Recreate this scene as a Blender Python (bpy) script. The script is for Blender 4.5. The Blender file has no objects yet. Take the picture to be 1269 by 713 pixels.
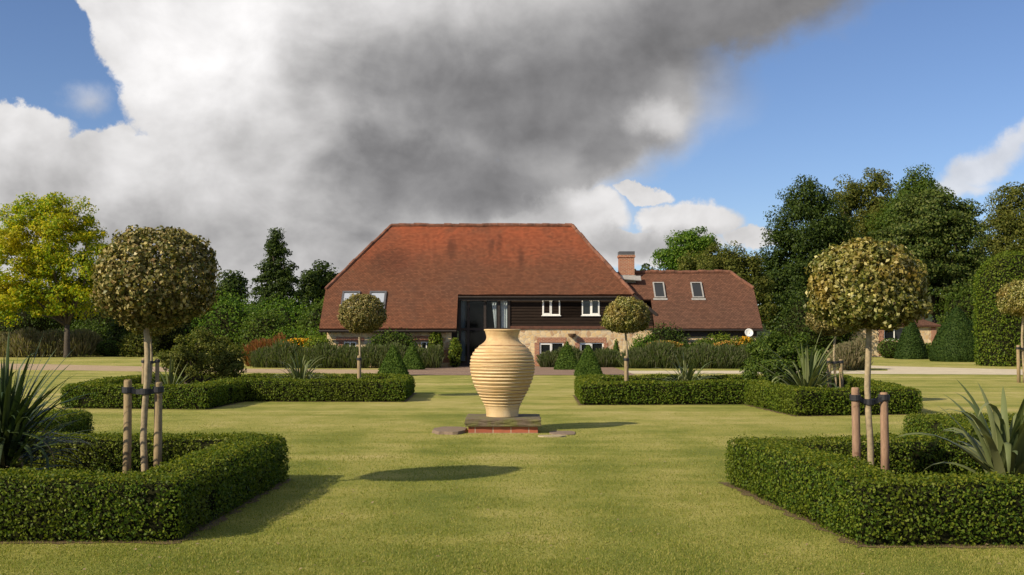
import bpy, bmesh, math, random
import numpy as np
from mathutils import Vector, Matrix, noise as mnoise

S = bpy.context.scene
COL = S.collection
R = math.radians
F, CX, HY, CAMH = 1400.0, 634.5, 413.0, 1.9      # focal length and horizon, measured on the photograph

# ------------------------------------------------------------------ camera, sky, sun, exposure
cam_d = bpy.data.cameras.new('camera'); cam = bpy.data.objects.new('camera', cam_d); COL.objects.link(cam)
cam_d.sensor_width = 36.0; cam_d.lens = 36.0 * F / 1269.0
cam_d.clip_start = 0.1; cam_d.clip_end = 6000
PITCH = math.atan((HY - 356.5) / F)
cam.location = (0, 0, CAMH); cam.rotation_euler = (R(90) + PITCH, 0, 0)
S.camera = cam
S.render.resolution_x, S.render.resolution_y = 1024, 575
S.view_settings.view_transform = 'Standard'; S.view_settings.look = 'None'
S.view_settings.gamma = 1.0; S.view_settings.use_curve_mapping = False
S.view_settings.exposure = 0.3

SUN_EL, SUN_AZ = 33.0, 35.0        # sun stands to the left and a little behind the camera
sd = Vector((-math.cos(R(SUN_AZ)) * math.cos(R(SUN_EL)), -math.sin(R(SUN_AZ)) * math.cos(R(SUN_EL)), math.sin(R(SUN_EL))))
sl = bpy.data.lights.new('sun', 'SUN'); sl.energy = 5.0; sl.angle = R(0.6); sl.color = (1.0, 0.87, 0.66)
so = bpy.data.objects.new('sun', sl); COL.objects.link(so)
so.rotation_euler = sd.to_track_quat('Z', 'Y').to_euler(); so.location = (-30, -20, 40)

W = bpy.data.worlds.new('World'); S.world = W; W.use_nodes = True
wt = W.node_tree; wt.nodes.clear()
W.cycles.sampling_method = 'MANUAL'; W.cycles.sample_map_resolution = 512


class E:
    """small expression builder over math nodes"""
    def __init__(s, t, sock): s.t, s.s = t, sock
    def _op(s, op, *a, clamp=False):
        n = s.t.nodes.new('ShaderNodeMath'); n.operation = op; n.use_clamp = clamp
        for i, v in enumerate((s,) + a):
            if isinstance(v, E): s.t.links.new(v.s, n.inputs[i])
            else: n.inputs[i].default_value = v
        return E(s.t, n.outputs[0])
    def __add__(s, o): return s._op('ADD', o)
    def __sub__(s, o): return s._op('SUBTRACT', o)
    def __mul__(s, o): return s._op('MULTIPLY', o)
    def __truediv__(s, o): return s._op('DIVIDE', o)
    def max(s, o): return s._op('MAXIMUM', o)
    def min(s, o): return s._op('MINIMUM', o)
    def sqrt(s): return s._op('SQRT')
    def pow(s, o): return s._op('POWER', o)
    def smax(s, o, k): return s._op('SMOOTH_MAX', o, k)
    def abs(s): return s._op('ABSOLUTE')
    def atan2(s, o): return s._op('ARCTAN2', o)
    def sstep(s, a, b, lo=0.0, hi=1.0):
        n = s.t.nodes.new('ShaderNodeMapRange'); n.interpolation_type = 'SMOOTHSTEP'
        s.t.links.new(s.s, n.inputs['Value'])
        n.inputs['From Min'].default_value = a; n.inputs['From Max'].default_value = b
        n.inputs['To Min'].default_value = lo; n.inputs['To Max'].default_value = hi
        return E(s.t, n.outputs['Result'])


def e_noise(t, vec, scale, detail=5, rough=0.55, dist=0.0):
    n = t.nodes.new('ShaderNodeTexNoise'); t.links.new(vec, n.inputs['Vector'])
    n.inputs['Scale'].default_value = scale; n.inputs['Detail'].default_value = detail
    n.inputs['Roughness'].default_value = rough; n.inputs['Distortion'].default_value = dist
    return n


def e_mix(t, fac, a, b, kind='MIX'):
    n = t.nodes.new('ShaderNodeMix'); n.data_type = 'RGBA'; n.blend_type = kind
    for sock, v in ((n.inputs[0], fac), (n.inputs[6], a), (n.inputs[7], b)):
        if isinstance(v, E): t.links.new(v.s, sock)
        elif hasattr(v, 'links'): t.links.new(v, sock)
        elif isinstance(v, (int, float)): sock.default_value = v
        else: sock.default_value = (*v, 1) if len(v) == 3 else v
    return n.outputs[2]


def px2azel(px, py):
    x, y, z = (px - CX), F, (356.5 - py)
    c, s_ = math.cos(PITCH), math.sin(PITCH)
    y, z = y * c - z * s_, y * s_ + z * c
    return math.atan2(x, y), math.atan2(z, math.hypot(x, y))


def build_sky():
    t = wt
    out = t.nodes.new('ShaderNodeOutputWorld'); bg = t.nodes.new('ShaderNodeBackground')
    t.links.new(bg.outputs[0], out.inputs[0])
    sky = t.nodes.new('ShaderNodeTexSky'); sky.sky_type = 'NISHITA'; sky.sun_disc = False
    sky.sun_elevation = R(SUN_EL); sky.sun_rotation = math.atan2(sd.x, sd.y)
    sky.air_density = 0.9; sky.dust_density = 0.15; sky.ozone_density = 3.0; sky.altitude = 100
    bg.inputs['Strength'].default_value = 0.1
    tc = t.nodes.new('ShaderNodeTexCoord'); vec = tc.outputs['Generated']
    sep = t.nodes.new('ShaderNodeSeparateXYZ'); t.links.new(vec, sep.inputs[0])
    X, Y, Z = (E(t, sep.outputs[i]) for i in range(3))
    az0 = X.atan2(Y); el0 = Z.atan2((X * X + Y * Y).sqrt())
    mp = t.nodes.new('ShaderNodeMapping'); mp.inputs['Scale'].default_value = (1, 1, 1.3); t.links.new(vec, mp.inputs[0]); vs_ = mp.outputs[0]
    n1 = e_noise(t, vec, 5.0, 3, 0.5); n2 = e_noise(t, vec, 16.0, 6, 0.62); n3 = e_noise(t, vs_, 6.5, 6, 0.55, 0.25)
    s1 = t.nodes.new('ShaderNodeSeparateColor'); t.links.new(n1.outputs['Color'], s1.inputs[0])
    s2 = t.nodes.new('ShaderNodeSeparateColor'); t.links.new(n2.outputs['Color'], s2.inputs[0])
    def warp(a, i, k1, k2): return a + (E(t, s1.outputs[i]) - 0.5) * k1 + (E(t, s2.outputs[i]) - 0.5) * k2
    az, el = warp(az0, 0, 0.10, 0.055), warp(el0, 1, 0.06, 0.05)
    azs, els = warp(az0, 0, 0.14, 0.05), warp(el0, 1, 0.10, 0.04)

    def blob(px, py, rx, ry, rot=0.0, a=az, e=el):
        ca, ce = px2azel(px, py); c, s_ = math.cos(R(rot)), math.sin(R(rot))
        dx, dy = a - ca, e - ce
        u = (dx * c + dy * s_) * (F / rx); v = (dy * c - dx * s_) * (F / ry)
        return E(t, (u * u + v * v).sqrt().s)._op('MULTIPLY', -1.0) + 1.0

    # where the cloud is (pixels of the photograph name the direction, the sky itself is at infinity)
    dens = None
    for b in ((330, 190, 190, 200, 0), (210, -5, 150, 105, 0), (300, 110, 165, 150, 0), (420, 80, 380, 200, 0), (640, 60, 330, 170, 0), (880, -15, 310, 95, 6), (520, 260, 330, 90, 0),
              (750, 140, 175, 110, 25), (60, 250, 150, 115, 0), (25, 158, 75, 45, 0), (140, 190, 75, 45, 0), (250, 330, 330, 80, 0)):
        v = blob(*b); dens = v if dens is None else dens.max(v)
    low = None
    for b in ((735, 262, 75, 46, 0), (690, 290, 90, 30, 0), (862, 268, 62, 36, -8), (812, 232, 34, 15, 0), (930, 296, 42, 20, 0), (800, 305, 120, 28, 0)):
        v = blob(*b); low = v if low is None else low.max(v)
    hole = blob(72, 72, 130, 62, -48).max(blob(20, 60, 70, 60)).max(0.0)
    big = (dens * az0.sstep(-0.2, 0.05, 2.1, 4.0) - hole * 2.2 + (E(t, n3.outputs['Fac']) - 0.5) * 1.7 + (E(t, n2.outputs['Fac']) - 0.5) * 1.1)
    big = (big / az0.sstep(-0.12, 0.14, 0.42, 1.7)).sstep(0.0, 1.0)
    lowm = (low * 2.4 + (E(t, n3.outputs['Fac']) - 0.5) * 1.5 + (E(t, n2.outputs['Fac']) - 0.5) * 1.1).sstep(0.05, 0.6)
    rw_ = blob(1228, 212, 80, 26, 38).max(blob(1200, 243, 50, 18, 10)).max(blob(1265, 178, 50, 20, 40))
    rwm = (rw_ * 1.9 + (E(t, n3.outputs['Fac']) - 0.5) * 1.6 + (E(t, n2.outputs['Fac']) - 0.5) * 0.9).sstep(0.0, 1.5) * 0.78
    wisp = (blob(105, 120, 60, 40) * 1.5 + (E(t, n3.outputs['Fac']) - 0.5) * 1.6).sstep(0.3, 1.6) * 0.55
    # elsewhere round the sky: broken cumulus
    away = (az0.abs()).sstep(0.52, 0.8)
    up = el0.sstep(0.4, 0.6)
    n5 = e_noise(t, vec, 3.0, 6, 0.55)
    gen = E(t, n5.outputs['Fac']).sstep(0.52, 0.64) * away.max(up)
    front = E(t, away._op('MULTIPLY', -1.0).s) + 1.0
    zen = (el0 + (E(t, n5.outputs['Fac']) - 0.5) * 0.5).sstep(0.95, 1.15)  # cloud cap added overhead, out of view, to whiten skylight reflections and fill
    mask = (((big.max(lowm)).max(wisp.max(rwm)) * front).max(gen)).max(zen)

    # shading of the cloud body: thick dark middle, sunlit white flank on the left
    dark = None
    for b in ((690, 120, 340, 160, 8), (870, 35, 330, 115, 4), (600, 225, 260, 90, 0), (790, 170, 150, 75, 25), (1010, -10, 270, 110, 0)):
        v = blob(*b, a=azs, e=els).max(0.0); dark = v if dark is None else dark.smax(v, 0.25)
    grey = None
    for b in ((440, 235, 250, 120, 0), (400, 305, 300, 80, 0), (480, 110, 190, 130, 0), (60, 240, 120, 90, 0), (330, 330, 330, 75, 0), (150, 285, 270, 85, 0), (800, 296, 140, 34, 0), (60, 290, 110, 60, 0)):
        v = blob(*b, a=azs, e=els).max(0.0); grey = v if grey is None else grey.max(v)
    white = blob(270, 60, 190, 120, 0, azs, els).max(0.0).max(blob(832, 130, 46, 32, 0, azs, els).max(0.0) * 1.1).max(blob(745, 235, 70, 30, 0, azs, els).max(0.0))
    # relief of the billows: compare the cloud noise with itself a little nearer the light (up and left)
    def shifted(d):
        a = t.nodes.new('ShaderNodeVectorMath'); a.operation = 'ADD'; t.links.new(vs_, a.inputs[0]); a.inputs[1].default_value = d; return a.outputs[0]
    off = (-0.022, -0.004, 0.020)
    rel = None
    for sc_, k in ((5.5, 2.6), (14.0, 1.5)):
        a_ = e_noise(t, vs_, sc_, 5, 0.55, 0.3); b_ = e_noise(t, shifted(tuple(q * 7.0 / sc_ * 1.2 for q in off)), sc_, 5, 0.55, 0.3)
        r_ = (E(t, a_.outputs['Fac']) - E(t, b_.outputs['Fac'])) * k; rel = r_ if rel is None else rel + r_
    n6 = e_noise(t, vs_, 6.0, 6, 0.5, 0.2)
    dk = dark.sstep(0.0, 0.85)
    tex = (E(t, n3.outputs['Fac']) - 0.5) * 0.16 + (E(t, n6.outputs['Fac']) - 0.5) * 0.16 + rel * 0.34
    lum = (dk * -0.56 + 0.82) + grey.sstep(0.0, 0.85) * (dk * 0.30 - 0.34) + white.sstep(0.0, 0.9) * 0.26 + tex * E(t, dark.sstep(0.0, 0.8, 1.0, 0.42).s)
    lum = (lum + lowm * (E(t, grey.sstep(0.0, 0.5).s) * -0.1 + 0.08)).smax(0.15, 0.12).min(1.2)
    tint = e_mix(t, lum.sstep(0.1, 0.6), (1.0, 0.985, 1.01), (1.0, 0.98, 0.975))
    lumc = t.nodes.new('ShaderNodeCombineColor')
    for i in range(3): t.links.new((lum * 7.4).s, lumc.inputs[i])
    cloud = e_mix(t, 1.0, lumc.outputs[0], tint, 'MULTIPLY')
    blue = e_mix(t, 1.0, sky.outputs[0], (0.78, 0.80, 0.92), 'MULTIPLY')
    t.links.new(e_mix(t, mask, blue, cloud), bg.inputs['Color'])
build_sky()

# ------------------------------------------------------------------ helpers
def GX(px, d): return (px - CX) / F * d
def GZ(py, d): return CAMH + (HY - py) / F * d
def GD(py): return F * CAMH / (py - HY)


def root_loc(o):
    v = Vector((0, 0, 0))
    while o is not None: v += o.location; o = o.parent
    return v


def tag(o, label=None, cat=None, group=None, kind=None):
    if label: o['label'] = label
    if cat: o['category'] = cat
    if group: o['group'] = group
    if kind: o['kind'] = kind
    return o


def thing(name, label, cat, loc=(0, 0, 0), rz=0.0, group=None):
    o = bpy.data.objects.new(name, None); COL.objects.link(o); o.empty_display_size = 0.2
    o.location = loc; o.rotation_euler = (0, 0, rz)
    return tag(o, label, cat, group)


def np_mesh(name, V, faces, mats, midx=None, smooth=False):
    """V (n,3); faces: list of int arrays (m,k)"""
    me = bpy.data.meshes.new(name)
    V = np.asarray(V, np.float32); me.vertices.add(len(V)); me.vertices.foreach_set('co', V.ravel())
    li = np.concatenate([np.asarray(f, np.int32).ravel() for f in faces])
    lt = np.concatenate([np.full(len(f), f.shape[1], np.int32) for f in faces])
    ls = np.concatenate([[0], np.cumsum(lt)[:-1]]).astype(np.int32)
    me.loops.add(len(li)); me.loops.foreach_set('vertex_index', li)
    me.polygons.add(len(lt)); me.polygons.foreach_set('loop_start', ls)
    try: me.polygons.foreach_set('loop_total', lt)
    except Exception: pass
    if midx is not None: me.polygons.foreach_set('material_index', np.asarray(midx, np.int32))
    if smooth: me.polygons.foreach_set('use_smooth', np.ones(len(lt), bool))
    for m in mats: me.materials.append(m)
    me.update(calc_edges=True)
    return me


def link(name, me, parent=None, loc=None):
    o = bpy.data.objects.new(name, me); COL.objects.link(o)
    if parent: o.parent = parent
    if loc is not None: o.location = loc
    return o


class MB:
    """collects plain geometry, then links it as one mesh"""
    def __init__(s): s.v, s.f = [], []
    def face(s, pts):
        i = len(s.v); s.v += [tuple(p) for p in pts]; s.f.append(tuple(range(i, i + len(pts))))
    def box(s, x0, x1, y0, y1, z0, z1):
        i = len(s.v)
        s.v += [(x, y, z) for z in (z0, z1) for y in (y0, y1) for x in (x0, x1)]
        for q in ((0, 2, 3, 1), (4, 5, 7, 6), (0, 1, 5, 4), (2, 6, 7, 3), (0, 4, 6, 2), (1, 3, 7, 5)): s.f.append(tuple(i + k for k in q))
        return s
    def slab(s, pts, thick):
        p = [Vector(q) for q in pts]; n = Vector((0, 0, 0))
        for a, b in zip(p, p[1:] + p[:1]): n += a.cross(b)
        n.normalize(); i = len(s.v); m = len(p)
        s.v += [tuple(q) for q in p] + [tuple(q - n * thick) for q in p]
        s.f.append(tuple(range(i, i + m))); s.f.append(tuple(range(i + 2 * m - 1, i + m - 1, -1)))
        for k in range(m):
            l = (k + 1) % m; s.f.append((i + l, i + k, i + m + k, i + m + l))
        return s
    def tube(s, path, radii, n=8, cap=True):
        path = [Vector(p) for p in path]; base = len(s.v); up = Vector((0.3, 0.2, 1))
        for k, p in enumerate(path):
            t = (path[min(k + 1, len(path) - 1)] - path[max(k - 1, 0)]).normalized()
            a = t.cross(up if abs(t.dot(up.normalized())) < 0.95 else Vector((1, 0, 0))).normalized(); b = t.cross(a)
            r = radii[k] if hasattr(radii, '__len__') else radii
            for j in range(n):
                an = 2 * math.pi * j / n; s.v.append(tuple(p + a * math.cos(an) * r + b * math.sin(an) * r))
        for k in range(len(path) - 1):
            for j in range(n):
                q = (j + 1) % n; s.f.append((base + k * n + j, base + k * n + q, base + (k + 1) * n + q, base + (k + 1) * n + j))
        if cap:
            s.f.append(tuple(base + j for j in range(n - 1, -1, -1))); e = base + (len(path) - 1) * n
            s.f.append(tuple(e + j for j in range(n)))
        return s
    def lathe(s, prof, n=32, c=(0, 0, 0), wob=0.0):
        base = len(s.v)
        for (r, z) in prof:
            for j in range(n):
                an = 2 * math.pi * j / n; rr = r * (1 + wob * math.sin(3 * an + z * 9))
                s.v.append((c[0] + rr * math.cos(an), c[1] + rr * math.sin(an), c[2] + z))
        for k in range(len(prof) - 1):
            for j in range(n):
                q = (j + 1) % n; s.f.append((base + k * n + j, base + k * n + q, base + (k + 1) * n + q, base + (k + 1) * n + j))
        return s
    def build(s, name, mat, parent=None, smooth=False, world=False):
        """world=True: the points are world coordinates and become local to the parent"""
        me = bpy.data.meshes.new(name)
        o_ = root_loc(parent) if (world and parent) else Vector((0, 0, 0))
        me.from_pydata([(x - o_.x, y - o_.y, z - o_.z) for x, y, z in s.v], [], s.f)
        me.materials.append(mat); me.update()
        if smooth: me.polygons.foreach_set('use_smooth', [True] * len(me.polygons))
        return link(name, me, parent)


def nrm(a): return a / np.maximum(np.linalg.norm(a, axis=-1, keepdims=True), 1e-9)


def leaf_quads(P, N, size, rng, aspect=0.6, spread=0.6, fold=0.10, T=None):
    n = len(P); N = nrm(N + spread * rng.normal(size=(n, 3)))
    if T is None: T = rng.normal(size=(n, 3))
    T = nrm(np.cross(N, T)); B = np.cross(N, T)
    s = (size * (0.65 + 0.7 * rng.random(n)))[:, None]
    V = np.empty((n, 4, 3)); V[:, 0] = P - T * s * .5; V[:, 2] = P + T * s * .5
    off = B * s * aspect * .5; up = N * s * fold
    V[:, 1] = P + off + up; V[:, 3] = P - off + up
    return V.reshape(-1, 3), np.arange(4 * n).reshape(n, 4)


def join(parts):
    """parts: list of (V, [faces], matindex) -> V, faces, midx"""
    Vs, Fs, Ms, o = [], [], [], 0
    for V, fl, mi in parts:
        Vs.append(V)
        for f in fl: Fs.append(np.asarray(f) + o); Ms.append(np.full(len(f), mi))
        o += len(V)
    return np.concatenate(Vs), Fs, np.concatenate(Ms)


def scatter(V, Q, n, rng):
    """n random points with normals on quads Q of V"""
    V = np.asarray(V); tri = np.concatenate([Q[:, [0, 1, 2]], Q[:, [0, 2, 3]]])
    a, b, c = V[tri[:, 0]], V[tri[:, 1]], V[tri[:, 2]]
    cr = np.cross(b - a, c - a); ar = np.linalg.norm(cr, axis=1); cr = nrm(cr)
    k = rng.choice(len(tri), n, p=ar / ar.sum()); u, w = rng.random(n), rng.random(n)
    fl = u + w > 1; u[fl] = 1 - u[fl]; w[fl] = 1 - w[fl]
    return a[k] + (b - a)[k] * u[:, None] + (c - a)[k] * w[:, None], cr[k]


def vnoise(V, sc, seed=0.0):
    return np.array([mnoise.noise(Vector((p[0] * sc + seed, p[1] * sc - seed, p[2] * sc + 2 * seed))) for p in V])

# ------------------------------------------------------------------ materials
def new_mat(name):
    m = bpy.data.materials.new(name); m.use_nodes = True; t = m.node_tree
    return m, t, t.nodes['Principled BSDF']


def ramp(t, fac, stops, interp='LINEAR'):
    n = t.nodes.new('ShaderNodeValToRGB'); n.color_ramp.interpolation = interp
    el = n.color_ramp.elements
    while len(el) < len(stops): el.new(0.5)
    for e, (p, c) in zip(el, stops): e.position = p; e.color = (*c, 1)
    t.links.new(fac.s if isinstance(fac, E) else fac, n.inputs[0]); return n.outputs[0]


def bump(t, b, height, strength, dist):
    n = t.nodes.new('ShaderNodeBump'); n.inputs['Strength'].default_value = strength; n.inputs['Distance'].default_value = dist
    t.links.new(height.s if isinstance(height, E) else height, n.inputs['Height']); t.links.new(n.outputs[0], b.inputs['Normal'])


def obj_coord(t, scale=None):
    tc = t.nodes.new('ShaderNodeTexCoord'); v = tc.outputs['Object']
    if scale:
        mp = t.nodes.new('ShaderNodeMapping'); mp.inputs['Scale'].default_value = scale; t.links.new(v, mp.inputs[0]); v = mp.outputs[0]
    return v


def plain(name, col, rough=0.6, metal=0.0, var=0.15, sc=6.0, bmp=0.0):
    m, t, b = new_mat(name); v = obj_coord(t)
    n = e_noise(t, v, sc, 5, 0.6)
    lo = tuple(c * (1 - var) for c in col); hi = tuple(min(1, c * (1 + var)) for c in col)
    t.links.new(ramp(t, n.outputs['Fac'], [(0.3, lo), (0.7, hi)]), b.inputs['Base Color'])
    b.inputs['Roughness'].default_value = rough; b.inputs['Metallic'].default_value = metal
    if bmp: bump(t, b, n.outputs['Fac'], 0.6, bmp)
    return m


def leaf_mat(name, cols, transl=0.3, rough=0.45, spec=0.4, patch=0.0, patch_sc=1.2, patch_col=None):
    m, t, b = new_mat(name)
    g = t.nodes.new('ShaderNodeNewGeometry')
    k = len(cols); c = ramp(t, g.outputs['Random Per Island'], [((i + 0.5) / k, q) for i, q in enumerate(cols)])
    if patch_col:
        n = e_noise(t, obj_coord(t), patch_sc, 3, 0.5)
        c = e_mix(t, E(t, n.outputs['Fac']).sstep(0.45, 0.7) * patch, c, patch_col)
    t.links.new(c, b.inputs['Base Color']); b.inputs['Roughness'].default_value = rough
    b.inputs['Specular IOR Level'].default_value = spec * 0.45
    tr = t.nodes.new('ShaderNodeBsdfTranslucent'); mx = t.nodes.new('ShaderNodeMixShader')
    bright = e_mix(t, 1.0, c, (1.5, 1.6, 0.6), 'MULTIPLY'); t.links.new(bright, tr.inputs[0])
    mx.inputs[0].default_value = transl
    t.links.new(b.outputs[0], mx.inputs[1]); t.links.new(tr.outputs[0], mx.inputs[2])
    t.links.new(mx.outputs[0], t.nodes['Material Output'].inputs[0])
    return m


M = {}
M['twig'] = plain('twig_mass', (0.016, 0.017, 0.007), 0.9, var=0.4, sc=20)
M['twig'].node_tree.nodes['Principled BSDF'].inputs['Specular IOR Level'].default_value = 0.03
M['bark'] = plain('bark', (0.055, 0.042, 0.030), 0.9, var=0.5, sc=14, bmp=0.02)
M['pale_bark'] = plain('pale_bark', (0.30, 0.235, 0.14), 0.85, var=0.35, sc=16, bmp=0.006)
M['box'] = leaf_mat('box_leaf', [(0.035, 0.068, 0.007), (0.064, 0.108, 0.010), (0.098, 0.145, 0.013), (0.150, 0.182, 0.018)], 0.3, 0.5, 0.3, 0.4, 0.9, (0.13, 0.135, 0.013))
M['box_sunlit'] = leaf_mat('box_leaf_sunlit_top', [(0.085, 0.12, 0.012), (0.14, 0.165, 0.015), (0.20, 0.205, 0.02), (0.06, 0.095, 0.010)], 0.35, 0.5, 0.3)  # lighter box leaf for hedge tops, strong sun put into the colour
M['box_far'] = leaf_mat('box_leaf_far', [(0.052, 0.092, 0.009), (0.086, 0.135, 0.012), (0.14, 0.178, 0.018)], 0.3, 0.55, 0.25, 0.5, 0.5, (0.11, 0.125, 0.014))
HOLLY = [(0.050, 0.070, 0.010), (0.125, 0.130, 0.022), (0.21, 0.20, 0.036), (0.060, 0.080, 0.012), (0.44, 0.40, 0.12), (0.19, 0.14, 0.035), (0.11, 0.135, 0.022), (0.54, 0.49, 0.22)]
M['holly'] = leaf_mat('variegated_holly_leaf', [(0.050, 0.062, 0.011), (0.125, 0.115, 0.026), (0.19, 0.145, 0.04), (0.055, 0.068, 0.013), (0.52, 0.43, 0.18), (0.17, 0.105, 0.034), (0.10, 0.115, 0.02), (0.36, 0.30, 0.11)], 0.2, 0.42, 0.5)
M['holly_rust'] = leaf_mat('variegated_holly_leaf_rusty', HOLLY, 0.22, 0.42, 0.5, 0.45, 1.3, (0.30, 0.15, 0.03))
M['yew'] = leaf_mat('yew_needles', [(0.036, 0.072, 0.010), (0.055, 0.098, 0.014), (0.08, 0.125, 0.018)], 0.2, 0.6, 0.2)
M['yew_dark'] = leaf_mat('dark_yew_needles', [(0.018, 0.040, 0.008), (0.028, 0.055, 0.011), (0.045, 0.075, 0.014)], 0.15, 0.6, 0.2)
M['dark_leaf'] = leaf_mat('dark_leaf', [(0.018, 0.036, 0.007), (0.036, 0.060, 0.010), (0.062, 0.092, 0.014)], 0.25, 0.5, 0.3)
M['chest_leaf'] = leaf_mat('chestnut_leaf', [(0.026, 0.048, 0.008), (0.050, 0.080, 0.013), (0.085, 0.115, 0.02), (0.12, 0.14, 0.035)], 0.25, 0.5, 0.3)
M['mid_leaf'] = leaf_mat('mid_leaf', [(0.038, 0.070, 0.010), (0.065, 0.105, 0.014), (0.10, 0.14, 0.019)], 0.3, 0.5, 0.3)
M['green_leaf'] = leaf_mat('fresh_green_leaf', [(0.045, 0.100, 0.010), (0.080, 0.155, 0.015), (0.13, 0.20, 0.02)], 0.35, 0.5, 0.3)
M['olive_leaf'] = leaf_mat('olive_leaf', [(0.06, 0.078, 0.014), (0.10, 0.115, 0.02), (0.145, 0.145, 0.03)], 0.3, 0.55, 0.25)
M['ash_leaf'] = leaf_mat('yellowing_leaf', [(0.13, 0.21, 0.012), (0.22, 0.30, 0.016), (0.33, 0.36, 0.02), (0.48, 0.40, 0.02)], 0.42, 0.5, 0.3, 0.6, 0.22, (0.46, 0.34, 0.015))
M['rust_grass'] = leaf_mat('rusty_plume', [(0.22, 0.085, 0.04), (0.30, 0.12, 0.05), (0.13, 0.10, 0.03)], 0.3, 0.7, 0.2)
M['orange'] = leaf_mat('orange_petal', [(0.70, 0.27, 0.01), (0.80, 0.40, 0.02), (0.80, 0.48, 0.03), (0.12, 0.14, 0.02)], 0.3, 0.6, 0.2)
M['peach'] = leaf_mat('faded_orange_petal', [(0.50, 0.22, 0.05), (0.52, 0.32, 0.08), (0.10, 0.12, 0.02), (0.15, 0.16, 0.03)], 0.3, 0.6, 0.2)
M['lavender'] = leaf_mat('lavender_stem', [(0.085, 0.115, 0.040), (0.12, 0.145, 0.055), (0.15, 0.145, 0.095), (0.07, 0.10, 0.025)], 0.35, 0.7, 0.2)
M['pale_lavender'] = leaf_mat('dry_lavender_stem', [(0.17, 0.16, 0.085), (0.23, 0.19, 0.115), (0.13, 0.145, 0.06), (0.26, 0.21, 0.14)], 0.3, 0.7, 0.2)
M['yucca'] = leaf_mat('yucca_blade', [(0.085, 0.115, 0.042), (0.13, 0.155, 0.058), (0.19, 0.205, 0.09), (0.10, 0.125, 0.036)], 0.15, 0.45, 0.5)
M['yucca_dark'] = leaf_mat('dark_yucca_blade', [(0.024, 0.045, 0.016), (0.042, 0.066, 0.024), (0.075, 0.10, 0.045), (0.045, 0.07, 0.02)], 0.12, 0.4, 0.5)
M['dry_blade'] = leaf_mat('dry_yucca_blade', [(0.22, 0.16, 0.09), (0.28, 0.22, 0.13)], 0.1, 0.8, 0.1)
M['climber'] = leaf_mat('climber_leaf', [(0.07, 0.12, 0.012), (0.13, 0.18, 0.02), (0.20, 0.235, 0.03)], 0.35, 0.5, 0.3)
M['grass'] = leaf_mat('grass_blade', [(0.13, 0.165, 0.026), (0.195, 0.215, 0.040), (0.265, 0.26, 0.06), (0.35, 0.31, 0.10)], 0.35, 0.6, 0.15)
def mk_stake(name, base, dark):
    m, t, b = new_mat(name); v = obj_coord(t, (1, 1, 0.18)); n = e_noise(t, v, 38, 6, 0.7); v2 = obj_coord(t); n2 = e_noise(t, v2, 11, 4, 0.6)
    c = e_mix(t, E(t, n.outputs['Fac']).sstep(0.35, 0.7), tuple(q * .7 for q in base), base); c = e_mix(t, E(t, n2.outputs['Fac']).sstep(0.58, 0.72) * .75, c, dark)
    t.links.new(c, b.inputs['Base Color']); b.inputs['Roughness'].default_value = 0.85; b.inputs['Specular IOR Level'].default_value = .2; bump(t, b, n.outputs['Fac'], .7, .006); return m
M['stake'] = mk_stake('stake_wood', (0.36, 0.27, 0.15), (0.15, 0.095, 0.05))
M['stake_red'] = mk_stake('reddish_stake_wood', (0.34, 0.215, 0.14), (0.15, 0.08, 0.05))
M['rubber'] = plain('black_rubber', (0.016, 0.016, 0.019), 0.55, var=0.3)
M['white'] = plain('white_paint', (0.80, 0.79, 0.75), 0.45, var=0.05)
M['dark_timber'] = plain('dark_timber', (0.022, 0.014, 0.010), 0.65, var=0.4, sc=5)
M['red_timber'] = plain('stained_timber', (0.10, 0.038, 0.02), 0.7, var=0.3)
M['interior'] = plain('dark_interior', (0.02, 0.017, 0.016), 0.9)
M['curtain'] = plain('pale_curtain', (0.80, 0.82, 0.84), 0.8, var=0.1)
M['lead'] = plain('lead_flashing', (0.28, 0.27, 0.255), 0.6, var=0.2)
M['skyframe'] = plain('grey_metal', (0.075, 0.075, 0.085), 0.5, var=0.2)
M['dish'] = plain('pale_dish', (0.68, 0.68, 0.66), 0.5, var=0.05)
M['lamp'] = plain('brown_metal', (0.13, 0.075, 0.04), 0.6)


def glass(name, refl, thru):
    m, t, b = new_mat(name)
    b.inputs['Base Color'].default_value = (0.012, 0.014, 0.016, 1); b.inputs['Roughness'].default_value = 0.04
    b.inputs['Specular IOR Level'].default_value = refl
    if thru:
        tr = t.nodes.new('ShaderNodeBsdfTransparent'); mx = t.nodes.new('ShaderNodeMixShader'); mx.inputs[0].default_value = thru
        tr.inputs[0].default_value = (0.8, 0.85, 0.85, 1)
        t.links.new(b.outputs[0], mx.inputs[1]); t.links.new(tr.outputs[0], mx.inputs[2]); t.links.new(mx.outputs[0], t.nodes['Material Output'].inputs[0])
    return m
M['pane'] = glass('window_glass', 0.6, 0)
M['pane_clear'] = glass('door_glass', 0.9, 0.78)
M['pane_sky'] = glass('skylight_glass', 1.0, 0)
M['pane_sky'].node_tree.nodes['Principled BSDF'].inputs['Metallic'].default_value = 0.9
M['pane_sky'].node_tree.nodes['Principled BSDF'].inputs['Base Color'].default_value = (0.75, 0.78, 0.82, 1)


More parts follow.
